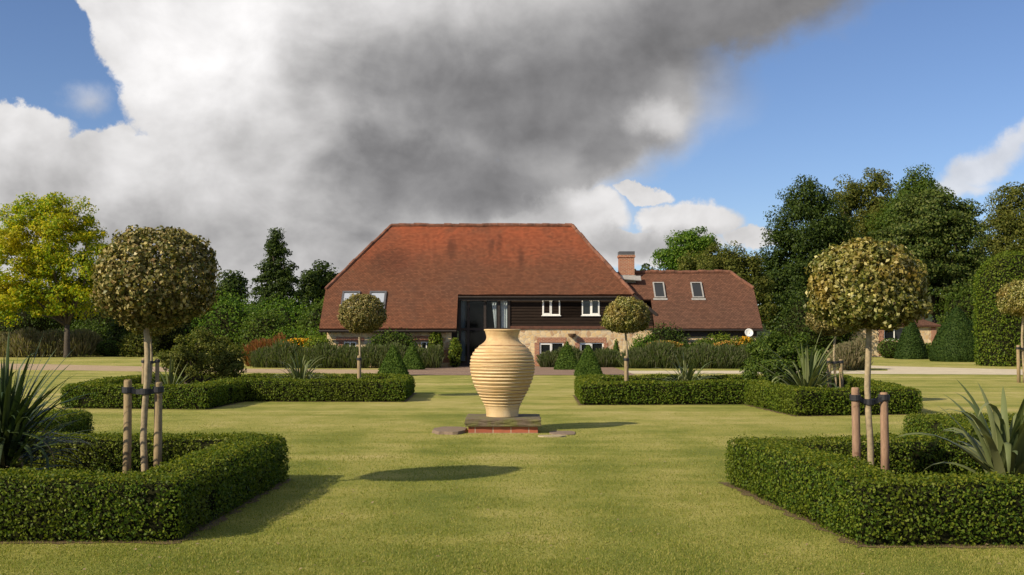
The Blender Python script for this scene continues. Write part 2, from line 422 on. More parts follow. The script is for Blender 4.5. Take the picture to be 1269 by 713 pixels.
def mk_roof(name, top, low, zmid, zspan, streaks=()):
    m, t, b = new_mat(name); v = obj_coord(t)
    sep = t.nodes.new('ShaderNodeSeparateXYZ'); t.links.new(v, sep.inputs[0])
    x, y, z = (E(t, sep.outputs[i]) for i in range(3))
    cb = t.nodes.new('ShaderNodeCombineXYZ'); t.links.new(x.s, cb.inputs[0]); t.links.new((z * 1.378).s, cb.inputs[1])
    br = t.nodes.new('ShaderNodeTexBrick'); t.links.new(cb.outputs[0], br.inputs['Vector'])
    br.inputs['Scale'].default_value = 1.0; br.inputs['Brick Width'].default_value = 0.17; br.inputs['Row Height'].default_value = 0.11
    br.inputs['Mortar Size'].default_value = 0.008; br.inputs['Mortar Smooth'].default_value = 0.3
    br.inputs['Color1'].default_value = (0.76, 0.76, 0.76, 1); br.inputs['Color2'].default_value = (1.16, 1.13, 1.1, 1); br.inputs['Mortar'].default_value = (0.45, 0.42, 0.4, 1)
    n1 = e_noise(t, v, 0.55, 6, 0.66); n2 = e_noise(t, v, 3.2, 7, 0.75); n4 = e_noise(t, v, 0.28, 4, 0.6)
    g = (z - zmid) / zspan + (E(t, n1.outputs['Fac']) - 0.5) * 2.2 + (E(t, n2.outputs['Fac']) - 0.5) * 0.7
    c = e_mix(t, g.sstep(-0.7, 0.9), low, top)
    c = e_mix(t, E(t, n2.outputs['Fac']).sstep(0.52, 0.70) * 0.62, c, (0.105, 0.064, 0.038))       # lichen and soot
    c = e_mix(t, E(t, n4.outputs['Fac']).sstep(0.44, 0.66) * 0.6, c, (0.125, 0.062, 0.040))
    for (sx, sz, w, h) in streaks:
        dx = (x - sx + (E(t, n2.outputs['Fac']) - 0.5) * 0.35) / w; dz = (z - sz + (E(t, n2.outputs['Fac']) - 0.5) * 0.6) / h
        k = ((dx * dx + dz * dz).sqrt() * -1.0 + 1.0).sstep(0.0, 0.8) * 0.45
        c = e_mix(t, k, c, (0.055, 0.026, 0.018))
    c = e_mix(t, 1.0, c, br.outputs['Color'], 'MULTIPLY')
    t.links.new(c, b.inputs['Base Color']); b.inputs['Roughness'].default_value = 0.9; b.inputs['Specular IOR Level'].default_value = 0.15
    saw = (z * (1.378 / 0.11))._op('FRACT')
    bump(t, b, E(t, br.outputs['Fac']) * -0.5 - saw * 0.8 + E(t, n2.outputs['Fac']) * 0.8, 0.7, 0.03)
    return m
M['roof'] = mk_roof('clay_tiles', (0.28, 0.080, 0.037), (0.150, 0.062, 0.034), 6.5, 2.0,
                    ((-3.6, 7.0, 0.42, 1.0), (-1.25, 7.1, 0.26, 0.8), (-0.75, 7.35, 0.3, 1.0), (0.52, 6.4, 0.26, 1.3), (-7.2, 6.2, 1.9, 1.3)))
M['roof_low'] = mk_roof('weathered_clay_tiles', (0.155, 0.072, 0.045), (0.12, 0.062, 0.042), 3.6, 2.5)
M['ridge_tile'] = plain('ridge_tile', (0.15, 0.062, 0.036), 0.9, var=0.6, sc=3)


def mk_stone(name, cols, sc=4.5, mortar=(0.50, 0.42, 0.30)):
    m, t, b = new_mat(name); v = obj_coord(t)
    nz = e_noise(t, v, 3, 3); wv = e_mix(t, 0.06, v, nz.outputs['Color'])
    vo = t.nodes.new('ShaderNodeTexVoronoi'); vo.inputs['Scale'].default_value = sc; t.links.new(wv, vo.inputs['Vector'])
    ve = t.nodes.new('ShaderNodeTexVoronoi'); ve.feature = 'DISTANCE_TO_EDGE'; ve.inputs['Scale'].default_value = sc; t.links.new(wv, ve.inputs['Vector'])
    sc_ = t.nodes.new('ShaderNodeSeparateColor'); t.links.new(vo.outputs['Color'], sc_.inputs[0])
    k = len(cols); c = ramp(t, sc_.outputs[0], [((i + .5) / k, q) for i, q in enumerate(cols)])
    c = e_mix(t, E(t, ve.outputs['Distance']).sstep(0.02, 0.08), mortar, c)
    n = e_noise(t, v, 1.2, 5, 0.6); c = e_mix(t, E(t, n.outputs['Fac']).sstep(0.5, 0.75) * 0.35, c, (0.30, 0.19, 0.11))
    t.links.new(c, b.inputs['Base Color']); b.inputs['Roughness'].default_value = 0.92
    bump(t, b, E(t, ve.outputs['Distance']).min(0.12), 0.8, 0.06)
    return m
M['stone'] = mk_stone('sandstone_rubble', [(0.60, 0.43, 0.22), (0.70, 0.54, 0.31), (0.50, 0.34, 0.17), (0.64, 0.50, 0.30), (0.42, 0.27, 0.15)])


def mk_brick(name, c1, c2, w=0.22, h=0.075, ax='x'):
    m, t, b = new_mat(name); v = obj_coord(t)
    sep = t.nodes.new('ShaderNodeSeparateXYZ'); t.links.new(v, sep.inputs[0])
    x, y, z = (E(t, sep.outputs[i]) for i in range(3)); cb = t.nodes.new('ShaderNodeCombineXYZ')
    t.links.new((x + y).s, cb.inputs[0]); t.links.new(z.s, cb.inputs[1])
    br = t.nodes.new('ShaderNodeTexBrick'); t.links.new(cb.outputs[0], br.inputs['Vector'])
    br.inputs['Scale'].default_value = 1; br.inputs['Brick Width'].default_value = w; br.inputs['Row Height'].default_value = h
    br.inputs['Mortar Size'].default_value = 0.009; br.inputs['Color1'].default_value = (*c1, 1); br.inputs['Color2'].default_value = (*c2, 1)
    br.inputs['Mortar'].default_value = (0.42, 0.33, 0.24, 1)
    n = e_noise(t, v, 5, 6, 0.7); c = e_mix(t, E(t, n.outputs['Fac']).sstep(0.5, 0.75) * 0.5, br.outputs['Color'], (0.16, 0.07, 0.045))
    t.links.new(c, b.inputs['Base Color']); b.inputs['Roughness'].default_value = 0.9
    bump(t, b, E(t, br.outputs['Fac']) * -1.0 + E(t, n.outputs['Fac']) * 0.6, 0.7, 0.012)
    return m
M['brick'] = mk_brick('red_brick', (0.36, 0.12, 0.055), (0.27, 0.085, 0.045))
M['plinth_brick'] = mk_brick('plinth_brick', (0.40, 0.12, 0.06), (0.30, 0.085, 0.045), 0.34, 0.125)


def mk_boards():
    m, t, b = new_mat('black_weatherboard'); v = obj_coord(t, (0.6, 1, 9))
    n = e_noise(t, v, 3, 6, 0.65)
    t.links.new(ramp(t, n.outputs['Fac'], [(0.3, (0.011, 0.007, 0.005)), (0.7, (0.030, 0.019, 0.013))]), b.inputs['Base Color'])
    b.inputs['Roughness'].default_value = 0.75; b.inputs['Specular IOR Level'].default_value = 0.12; bump(t, b, n.outputs['Fac'], 0.4, 0.01); return m
M['boards'] = mk_boards()


def mk_pot():
    m, t, b = new_mat('honey_terracotta'); v = obj_coord(t)
    n1 = e_noise(t, v, 2.2, 5, 0.6); n2 = e_noise(t, v, 30, 5, 0.65); vz = obj_coord(t, (1.5, 1.5, 22)); n3 = e_noise(t, vz, 1.6, 4, 0.6)
    c = ramp(t, n1.outputs['Fac'], [(0.3, (0.48, 0.32, 0.14)), (0.5, (0.60, 0.44, 0.235)), (0.68, (0.68, 0.53, 0.31)), (0.85, (0.52, 0.34, 0.15))])
    c = e_mix(t, E(t, n3.outputs['Fac']).sstep(0.52, 0.72) * 0.42, c, (0.33, 0.17, 0.07))
    c = e_mix(t, E(t, n2.outputs['Fac']).sstep(0.55, 0.8) * 0.3, c, (0.30, 0.17, 0.08))
    sp = t.nodes.new('ShaderNodeSeparateXYZ'); t.links.new(v, sp.inputs[0]); zz = E(t, sp.outputs[2])
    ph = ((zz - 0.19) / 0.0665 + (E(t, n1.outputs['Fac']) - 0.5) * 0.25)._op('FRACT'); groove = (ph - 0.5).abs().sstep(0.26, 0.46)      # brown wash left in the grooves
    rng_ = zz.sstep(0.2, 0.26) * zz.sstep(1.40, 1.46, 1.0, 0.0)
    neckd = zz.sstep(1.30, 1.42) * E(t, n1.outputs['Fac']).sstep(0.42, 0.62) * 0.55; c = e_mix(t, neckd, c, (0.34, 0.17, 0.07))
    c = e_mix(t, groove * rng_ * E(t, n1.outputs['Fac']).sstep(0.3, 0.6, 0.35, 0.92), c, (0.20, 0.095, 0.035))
    t.links.new(c, b.inputs['Base Color']); b.inputs['Roughness'].default_value = 0.8; b.inputs['Specular IOR Level'].default_value = 0.25
    bump(t, b, E(t, n2.outputs['Fac']), 0.35, 0.008); return m
M['pot'] = mk_pot()


def mk_slab(name, base, moss, k=0.6):
    m, t, b = new_mat(name); v = obj_coord(t); n = e_noise(t, v, 4, 7, 0.7); n2 = e_noise(t, v, 26, 6, 0.7)
    c = e_mix(t, E(t, n.outputs['Fac']).sstep(0.42, 0.62) * k, base, moss)
    c = e_mix(t, E(t, n2.outputs['Fac']).sstep(0.5, 0.72) * 0.5, c, tuple(q * 0.45 for q in base))
    t.links.new(c, b.inputs['Base Color']); b.inputs['Roughness'].default_value = 0.95
    bump(t, b, E(t, n.outputs['Fac']) + E(t, n2.outputs['Fac']) * 0.5, 0.9, 0.03); return m
M['slab'] = mk_slab('mossy_stone', (0.135, 0.10, 0.068), (0.135, 0.135, 0.035), 0.85)
M['brown_stone'] = mk_slab('brown_stone', (0.20, 0.145, 0.10), (0.16, 0.12, 0.07), 0.5)
M['pale_stone'] = mk_slab('pale_stone', (0.36, 0.30, 0.18), (0.26, 0.22, 0.10), 0.4)
M['soil'] = mk_slab('bare_soil', (0.085, 0.052, 0.018), (0.17, 0.115, 0.05), 0.6)


def mk_lawn():
    m, t, b = new_mat('mown_grass'); v = obj_coord(t)
    sep = t.nodes.new('ShaderNodeSeparateXYZ'); t.links.new(v, sep.inputs[0]); x, y = E(t, sep.outputs[0]), E(t, sep.outputs[1])
    n1 = e_noise(t, v, 0.22, 5, 0.6); n2 = e_noise(t, v, 1.3, 6, 0.65); n3 = e_noise(t, v, 38, 4, 0.75); n4 = e_noise(t, v, 9, 5, 0.7)
    vs = obj_coord(t, (0.05, 0.9, 1)); n5 = e_noise(t, vs, 1.0, 3, 0.5)          # mowing streaks across the view
    wob = (E(t, n1.outputs['Fac']) - 0.5) * 2.0
    st = ((y + x * 0.06 + wob) * (2 * math.pi / 2.6))._op('SINE')
    near = y.sstep(17, 30, 1.0, 0.0)
    lw = ((x * 1.0 + y * 0.03 + (E(t, n1.outputs['Fac']) - 0.5) * 0.5) * (2 * math.pi / 2.1))._op('SINE')       # mower lanes towards the house
    st = st * (E(t, near._op('MULTIPLY', -1.0).s) + 1.0) * 0.8 + lw * near * 1.5
    far_ = y.sstep(9, 27)
    f = far_ * 0.09 - 0.02 + E(t, n1.outputs['Fac']) * 0.75 + E(t, n2.outputs['Fac']) * 0.55 + E(t, n5.outputs['Fac']) * 0.45 - 0.40 + st * 0.045
    c = ramp(t, f, [(0.25, (0.130, 0.160, 0.028)), (0.42, (0.210, 0.224, 0.045)), (0.56, (0.315, 0.298, 0.078)), (0.75, (0.44, 0.37, 0.14))])
    c = e_mix(t, E(t, n4.outputs['Fac']).sstep(0.52, 0.75) * 0.45, c, (0.11, 0.135, 0.02))
    fine = E(t, n3.outputs['Fac']).sstep(0.25, 0.75, 0.62, 1.36)
    fc = t.nodes.new('ShaderNodeCombineColor')
    for i in range(3): t.links.new(fine.s, fc.inputs[i])
    c = e_mix(t, 1.0, c, fc.outputs[0], 'MULTIPLY')
    t.links.new(c, b.inputs['Base Color']); b.inputs['Roughness'].default_value = 0.9; b.inputs['Specular IOR Level'].default_value = 0.1
    bump(t, b, E(t, n3.outputs['Fac']) + E(t, n4.outputs['Fac']) * 0.8, 0.8, 0.03); return m
M['lawn'] = mk_lawn()


def mk_gravel(name, lo, hi):
    m, t, b = new_mat(name); v = obj_coord(t); n = e_noise(t, v, 1.0, 6, 0.7); n2 = e_noise(t, v, 30, 3, 0.7)
    c = ramp(t, E(t, n.outputs['Fac']) * 0.6 + E(t, n2.outputs['Fac']) * 0.4, [(0.35, lo), (0.65, hi)])
    t.links.new(c, b.inputs['Base Color']); b.inputs['Roughness'].default_value = 0.95; bump(t, b, n2.outputs['Fac'], 0.6, 0.02); return m
M['gravel'] = mk_gravel('pale_gravel', (0.42, 0.35, 0.24), (0.60, 0.52, 0.38))
M['tan_gravel'] = mk_gravel('tan_gravel', (0.30, 0.21, 0.12), (0.42, 0.31, 0.19))
M['paving'] = mk_brick('worn_paving', (0.22, 0.14, 0.09), (0.17, 0.11, 0.075), 0.4, 0.25)
M['hill'] = plain('distant_wood', (0.020, 0.032, 0.014), 0.95, var=0.6, sc=0.12)

# ------------------------------------------------------------------ ground
def sheet(name, pts, z, mat, label=None, cat=None, kind='structure'):
    m = MB(); m.face([(x, y, z) for x, y in pts]); o = m.build(name, mat); tag(o, label, cat, kind=kind); return o


def ragged(pts, step, amp, seed):
    rng = random.Random(seed); out = []
    for (a, b) in zip(pts, pts[1:] + pts[:1]):
        L = math.dist(a, b); n = max(1, int(L / step))
        for k in range(n):
            t = k / n; out.append((a[0] + (b[0] - a[0]) * t + rng.uniform(-amp, amp), a[1] + (b[1] - a[1]) * t + rng.uniform(-amp, amp)))
    return out

tag(sheet('lawn', [(-1500, -60), (1500, -60), (1500, 2500), (-1500, 2500)], 0.0, M['lawn']), 'mown yellow green lawn round the box beds', 'lawn', kind='structure')
gl = [(-60, 63), (-30, 60.5), (-14, 54.5), (-6.2, 53)]
gu = [(-6.2, 58.5), (-14, 60), (-30, 70), (-60, 77)]
tag(sheet('gravel_drive', ragged(gl + gu, 0.8, 0.10, 1), 0.006, M['tan_gravel']), 'tan gravel drive along the left flower border', 'drive')
tag(sheet('gravel_drive', ragged([(5.2, 53.0), (14, 53.2), (21, 52), (27, 50.5), (60, 42), (60, 52), (27, 58.5), (20, 67), (13, 74), (11, 72.5), (16.5, 66.5), (20, 60.5), (19, 57), (14, 57.2), (5.2, 57.0)], 0.8, 0.10, 2), 0.006, M['gravel']),
    'pale gravel drive forking past the clipped cones on the right', 'drive')
tag(sheet('paved_forecourt', ragged([(-6.3, 51), (5.6, 51), (5.6, 65), (-6.3, 65)], 1.0, 0.06, 3), 0.012, M['paving']), 'brown brick paving before the entrance', 'paving')

# far wooded rise that closes the horizon
def hills():
    rng = np.random.default_rng(5); xs = np.linspace(-420, 420, 260); V, Fq = [], []
    for i, x in enumerate(xs):
        h = 8.0 + 2.2 * mnoise.noise(Vector((x * 0.012, 3, 0))) + 1.6 * mnoise.noise(Vector((x * 0.06, 9, 0))) + 0.9 * mnoise.noise(Vector((x * 0.3, 1, 0)))
        for (dy, hz) in ((0, 0.0), (4, 0.55), (9, 0.85), (18, 1.0), (60, 0.9)):
            V.append((x, 235 + dy + 3 * mnoise.noise(Vector((x * 0.2, dy, 4))), -0.3 + hz * h * (1 + 0.12 * mnoise.noise(Vector((x * 0.25, dy * 0.5, 7))))))
    for i in range(len(xs) - 1):
        for k in range(4): Fq.append((i * 5 + k, (i + 1) * 5 + k, (i + 1) * 5 + k + 1, i * 5 + k + 1))
    V = np.array(V); Fq = np.array(Fq); P, N = scatter(V, Fq, 40000, rng)
    LV, LF = leaf_quads(P + N * rng.random((len(P), 1)) * 0.5, N, 1.1, rng, 0.8, 0.9)
    A, Fs, mi = join([(V, [Fq], 0), (LV, [LF], 1)])
    o = link('hills', np_mesh('hills', A, Fs, [M['hill'], M['dark_leaf']], mi)); tag(o, 'low dark wooded rise far behind the garden', 'hill', kind='structure')
hills()

# ------------------------------------------------------------------ the barn house
def openings_wall(mb, x0, x1, z0, z1, y, ops, depth=0.16):
    xs = sorted({x0, x1, *[o[0] for o in ops], *[o[1] for o in ops]}); zs = sorted({z0, z1, *[o[2] for o in ops], *[o[3] for o in ops]})
    for a, b in zip(xs, xs[1:]):
        for c, d in zip(zs, zs[1:]):
            mx, mz = (a + b) / 2, (c + d) / 2
            if any(o[0] < mx < o[1] and o[2] < mz < o[3] for o in ops): continue
            mb.face([(a, y, c), (b, y, c), (b, y, d), (a, y, d)])
    for (a, b, c, d) in ops:
        e = y + depth
        mb.face([(a, y, c), (a, y, d), (a, e, d), (a, e, c)]); mb.face([(b, y, d), (b, y, c), (b, e, c), (b, e, d)])
        mb.face([(a, y, d), (b, y, d), (b, e, d), (a, e, d)]); mb.face([(b, y, c), (a, y, c), (a, e, c), (b, e, c)])


def window(root, x0, x1, z0, z1, y, lights=2, opener=None, recess=0.06, t=0.065, name='window', arch=False):
    """white frame as the part, panes and casement as its sub-parts"""
    f = MB(); yo = y - 0.035
    f.box(x0, x0 + t, yo, y + recess, z0, z1); f.box(x1 - t, x1, yo, y + recess, z0, z1)
    f.box(x0 + t, x1 - t, yo, y + recess, z1 - t, z1); f.box(x0 - 0.05, x1 + 0.05, yo - 0.05, y + recess, z0 - 0.05, z0 - 0.002)
    f.box(x0 + t, x1 - t, yo, y + recess, z0, z0 + t)
    w = (x1 - x0) / lights
    for k in range(1, lights): f.box(x0 + k * w - t * .55, x0 + k * w + t * .55, yo + 0.004, y + recess, z0 + t, z1 - t)
    if arch:
        for k in range(lights):
            a, b = x0 + k * w + t * .5, x0 + (k + 1) * w - t * .5
            for (xx, s_) in ((a, 1), (b, -1)):
                r = w * 0.3
                pts = [(xx, z1 - t - r)] + [(xx + s_ * r * (1 - math.cos(q)), z1 - t - r + r * math.sin(q)) for q in np.linspace(0, math.pi / 2, 5)] + [(xx, z1 - t + 0.01)]
                f.slab([(px_, yo + 0.010, pz) for px_, pz in (pts if s_ < 0 else pts[::-1])], 0.04)
    fo = f.build(name, M['white'], root, world=True)
    if opener is not None:
        a = x0 + opener * w + t * .55; b = a + w - t * 1.1; c = MB(); q = 0.055; yy = yo - 0.012
        c.box(a, a + q, yy, yo + 0.02, z0 + t, z1 - t); c.box(b - q, b, yy, yo + 0.02, z0 + t, z1 - t)
        c.box(a + q, b - q, yy, yo + 0.02, z1 - t - q, z1 - t); c.box(a + q, b - q, yy, yo + 0.02, z0 + t, z0 + t + q)
        c.build('casement', M['white'], fo, world=True)
    for k in range(lights):
        p = MB(); a = x0 + k * w + t * .4; b = x0 + (k + 1) * w - t * .4; yp = y + 0.03
        p.face([(a, yp, z0 + t * .4), (b, yp, z0 + t * .4), (b, yp, z1 - t * .4), (a, yp, z1 - t * .4)])
        p.build('pane', M['pane'], fo, world=True)
    return fo


H = thing('barn_house', 'long converted barn with huge red tiled roof, black boarded upper wall and lower right wing', 'house', (0, 66, 0))
D0, D1, DR = 63.0, 65.2, 69.0
SL = (8.5 - 2.17) / 6.0
def zf(d): return 2.17 + SL * (d - D0)
XL, XR = -10.75, 7.0
def sag(x, y, z):
    if z < 2.6: return 0.02 * mnoise.noise(Vector((x * .9, 3.3, z)))
    return 0.05 * mnoise.noise(Vector((x * .35, y * .35, 1.7))) + 0.025 * mnoise.noise(Vector((x * 1.3, y * 1.3, 8.0)))
def sagged(mb, name, mat):
    o_ = root_loc(H); me = bpy.data.meshes.new(name); me.from_pydata(mb.v, [], mb.f); bm = bmesh.new(); bm.from_mesh(me)
    bmesh.ops.triangulate(bm, faces=bm.faces[:])
    for _ in range(5):
        lg = [e for e in bm.edges if e.calc_length() > 0.8]
        if not lg: break
        bmesh.ops.subdivide_edges(bm, edges=lg, cuts=1); bmesh.ops.triangulate(bm, faces=bm.faces[:])
    for v in bm.verts: v.co.z += sag(*v.co)
    for v in bm.verts: v.co -= o_
    bm.to_mesh(me); bm.free(); me.materials.append(mat); me.update(); return link(name, me, H)
r = MB()
r.slab([(XL, D0, 2.17), (-3.1, D0, 2.17), (-3.1, 64.85, zf(64.85)), (XR, 64.85, zf(64.85)), (3.7, DR, 8.5), (-7.4, DR, 8.5), (XL, 65.17, zf(65.17))], 0.16)
r.slab([(XL, 65.17, zf(65.17)), (-7.4, DR, 8.5), (XL, 2 * DR - 65.17, zf(65.17))], 0.16)
r.slab([(XR, 64.85, zf(64.85)), (8.25, 64.85, zf(64.85) - 1.05), (8.25, 73.15, zf(64.85) - 1.05), (XR, 73.15, zf(64.85)), (3.7, DR, 8.5)], 0.14)
r.slab([(XL, 75, 2.17), (XL, 72.83, zf(65.17)), (-7.4, DR, 8.5), (3.7, DR, 8.5), (XR, 73.15, zf(64.85)), (XR, 75, 2.17)], 0.16)
roof = sagged(r, 'roof', M['roof'])
rt = MB()
def ridge_run(mb, a, b, rad=0.13, seg=0.45):
    a, b = Vector(a), Vector(b); n = max(2, int((b - a).length / seg)); rn = random.Random(int(a.x * 10) + int(b.x * 7))
    for k in range(n):
        p, q = a.lerp(b, k / n), a.lerp(b, (k + 0.985) / n); dz = rn.uniform(-0.02, 0.03); p.z += sag(*p); q.z += sag(*q)
        mb.tube([p + Vector((0, 0, dz)), q + Vector((0, 0, dz))], [rad * 1.04, rad * 0.97], 8)
ridge_run(rt, (-7.4, DR, 8.5), (3.7, DR, 8.5)); ridge_run(rt, (-7.4, DR, 8.5), (XL, 65.17, zf(65.17)), 0.11)
ridge_run(rt, (3.7, DR, 8.5), (XR, 64.85, zf(64.85)), 0.11)
rt.build('ridge_tiles', M['ridge_tile'], roof, world=True)
# rotate the skylights into the roof plane
def skylight(px0, px1, py0, py1, d, slope, x_shift=0, parent=None, zfun=None, dz=0.0):
    glassm = M['pane'] if dz else M['pane_sky']; frm = M['lead'] if dz else M['skyframe']
    def onp(px, py):
        # ray through the pixel meets the roof plane z = a + slope*(d-d0)
        a, d0 = zfun
        k = (HY - py) / F; dd = (CAMH - a + slope * d0) / (slope - k); return Vector(((px - CX) / F * dd, dd, a + slope * (dd - d0)))
    P = [onp(px0, py1), onp(px1, py1), onp(px1, py0), onp(px0, py0)]
    xa, xb = (P[0].x + P[3].x) / 2, (P[1].x + P[2].x) / 2
    P[0].x = P[3].x = xa; P[1].x = P[2].x = xb
    n = Vector((0, -slope, 1)).normalized(); u = (P[1] - P[0]).normalized(); v = (P[3] - P[0]).normalized(); w, h = (P[1] - P[0]).length, (P[3] - P[0]).length
    fr = MB(); t = 0.075 if dz else 0.11
    def bar(a0, a1, b0, b1): fr.slab([P[0] + u * a + v * b + n * 0.09 for a, b in ((a0, b0), (a1, b0), (a1, b1), (a0, b1))], 0.14)
    bar(0, t, 0, h); bar(w - t, w, 0, h); bar(t, w - t, 0, t); bar(t, w - t, h - t, h)
    fo = fr.build('skylight', frm, parent, world=True)
    p = MB(); p.face([P[0] + u * a + v * b + n * 0.05 for a, b in ((t, t), (w - t, t), (w - t, h - t), (t, h - t))]); p.build('pane', glassm, fo, world=True)
    if dz:
        g = MB(); g.slab([P[0] + u * a + v * b + n * 0.03 for a, b in ((-.08, -.16), (w + .08, -.16), (w + .08, -0.004), (-.08, -0.004))], 0.02); g.build('flashing', M['lead'], fo, world=True)
for a, b in ((423, 445), (457, 478)): skylight(a, b, 362, 386, 0, SL, parent=H, zfun=(2.17, D0))

# walls
w1 = MB()
winA, winB = (1.58, 2.98, 0.32, 1.36), (3.90, 5.28, 0.32, 1.36)
openings_wall(w1, -0.10, 8.1, 0, 2.14, D1, [winA, winB]); w1.face([(8.1, D1, 0), (8.1, 74, 0), (8.1, 74, 2.14), (8.1, D1, 2.14)])
w1.face([(-0.10, D1 + 1.8, 0), (-0.10, D1, 0), (-0.10, D1, 2.14), (-0.10, D1 + 1.8, 2.14)])
w1.build('stone_wall', M['stone'], H, world=True)
bw = MB(); up1, up2 = (1.75, 2.77, 2.93, 3.88), (4.03, 5.05, 2.93, 3.88)
z = 2.32
while z < 4.22:
    z2 = min(z + 0.17, 4.24); iv = [(-0.10, 8.12 if z2 < 3.2 else max(7.02, 8.12 - (z2 - 3.2) * 1.15))]
    for (a, b, c, d) in (up1, up2):
        if z2 > c and z < d:
            nx = []
            for (p, q) in iv: nx += [(p, a), (b, q)]
            iv = [(p, q) for p, q in nx if q > p]
            iv = [(p, q) for p, q in iv]
    iv = sorted(set(iv)); keep = []
    for (p, q) in iv:
        if not any((p < c_ < q) for c_ in ()): keep.append((p, q))
    for (p, q) in keep:
        y0, y1 = D1 - 0.055, D1 - 0.012
        bw.face([(p, y0, z), (q, y0, z), (q, y1, z2 + 0.02), (p, y1, z2 + 0.02)]); bw.face([(p, y0 + 0.025, z), (q, y0 + 0.025, z), (q, y0, z), (p, y0, z)])
    z = z2
bw.face([(-0.10, D1 + 0.02, 2.14), (7.0, D1 + 0.02, 2.14), (7.0, D1 + 0.02, 4.3), (-0.10, D1 + 0.02, 4.3)]); bw.face([(7.0, D1 + 0.02, 2.14), (8.1, D1 + 0.02, 2.14), (8.1, D1 + 0.02, 3.1), (7.0, D1 + 0.02, 4.0)])
bw.build('weatherboard_wall', M['boards'], H, world=True)
sb = MB(); sb.box(-0.10, 8.14, D1 - 0.09, D1 + 0.0, 2.15, 2.31); sb.build('sill_board', M['red_timber'], H, world=True)
ev = MB(); ev.box(-3.1, 7.0, 64.86, 64.92, zf(64.85) - 0.36, zf(64.85) - 0.18); ev.box(XL, -3.12, D0 + 0.04, D0 + 0.10, 1.93, 2.03)
ev.slab([(7.0, 64.80, 4.14), (7.0, 64.80, 3.90), (8.32, 64.80, 2.80), (8.32, 64.80, 3.04)], -0.10)
ev.build('eaves_board', M['dark_timber'], H, world=True)
gt = MB()
gt.tube([(-3.1, 64.78, zf(64.85) - 0.16), (7.0, 64.78, zf(64.85) - 0.16)], 0.055, 8); gt.tube([(XL, D0 - 0.06, 2.02), (-3.1, D0 - 0.06, 2.02)], 0.055, 8)
gt.build('gutter', M['dark_timber'], H, world=True)
for (q, op) in ((up1, 0), (up2, 1)): window(H, *q, D1 - 0.04, 2, op, arch=True)
for (q, op) in ((winA, 0), (winB, 0)): window(H, q[0] + .004, q[1] - .004, q[2] + .055, q[3] - .004, D1 + 0.08, 2, op)
for (a, b, c, d) in (winA, winB):
    bs = MB(); bs.box(a - 0.15, b + 0.15, D1 - 0.018, D1 + 0.02, d + 0.004, d + 0.30); bs.box(a - 0.28, a - 0.004, D1 - 0.022, D1 + 0.02, 0.0, d); bs.box(b + 0.004, b + 0.24, D1 - 0.022, D1 + 0.02, 0.0, d)
    bs.build('brick_surround', M['brick'], H, world=True)
lm = MB(); lm.lathe([(0.02, 0.0), (0.13, 0.03), (0.22, 0.14), (0.25, 0.24), (0.22, 0.245), (0.16, 0.1)], 14, (3.45, D1 - 0.24, 1.63)); lm.box(3.42, 3.48, D1 - 0.22, D1 + 0.01, 1.62, 1.66)
lm.build('wall_lamp', M['lamp'], H, smooth=False, world=True)

# left aisle wall under the long slope
DA = 63.55
wa1, wa2 = (-9.45, -8.75, 0.72, 1.42), (-5.12, -4.50, 0.78, 1.42)
w2 = MB(); openings_wall(w2, -10.4, -4.30, 0, 2.1, DA, [wa1, wa2]); w2.face([(-10.4, 74.4, 0), (-10.4, DA, 0), (-10.4, DA, 2.1), (-10.4, 74.4, 2.1)])
g0 = zf(65.17); w2.face([(-10.4, 74.4, 2.1), (-10.4, DA, 2.1), (-10.4, 65.3, g0 - 0.35), (-10.4, 72.7, g0 - 0.35)])
w4 = MB(); w4.face([(-3.1, DA + 0.1, 2.0), (-3.1, 65.3, 2.0), (-3.1, 65.3, 4.1), (-3.1, 64.9, 4.0)]); w4.build('cheek_wall', M['dark_timber'], H, world=True)
w2.build('stone_wall', M['stone'], H, world=True)
for q in (wa1, wa2): window(H, q[0] + .004, q[1] - .004, q[2] + .055, q[3] - .004, DA + 0.06, 2, None, t=0.05)
bs2 = MB(); bs2.box(-9.9, -8.3, DA - 0.02, DA + .02, 1.43, 1.68); bs2.box(-9.75, -9.455, DA - .02, DA + .02, 0.3, 1.426); bs3 = MB(); bs3.box(-5.5, -4.31, DA - 0.02, DA + .02, 1.43, 1.75); bs3.box(-4.495, -4.31, DA - .02, DA + .02, 0.0, 1.427); bs3.build('brick_surround', M['brick'], H, world=True)
bs2.build('brick_surround', M['brick'], H, world=True)
pl = MB(); pl.box(-3.98, -3.42, DA - 0.05, DA + 0.5, 0, 1.95); pl.build('stone_pillar', M['stone'], H, world=True)
pb = MB(); pb.box(-3.99, -3.41, DA - 0.06, DA - 0.052, 0.25, 0.95); pb.build('brick_facing', M['brick'], H, world=True)
bk = MB(); bk.box(-4.30, -3.1, DA + 0.8, DA + 0.86, 0, 2.1); bk.build('porch_back', M['interior'], H, world=True)

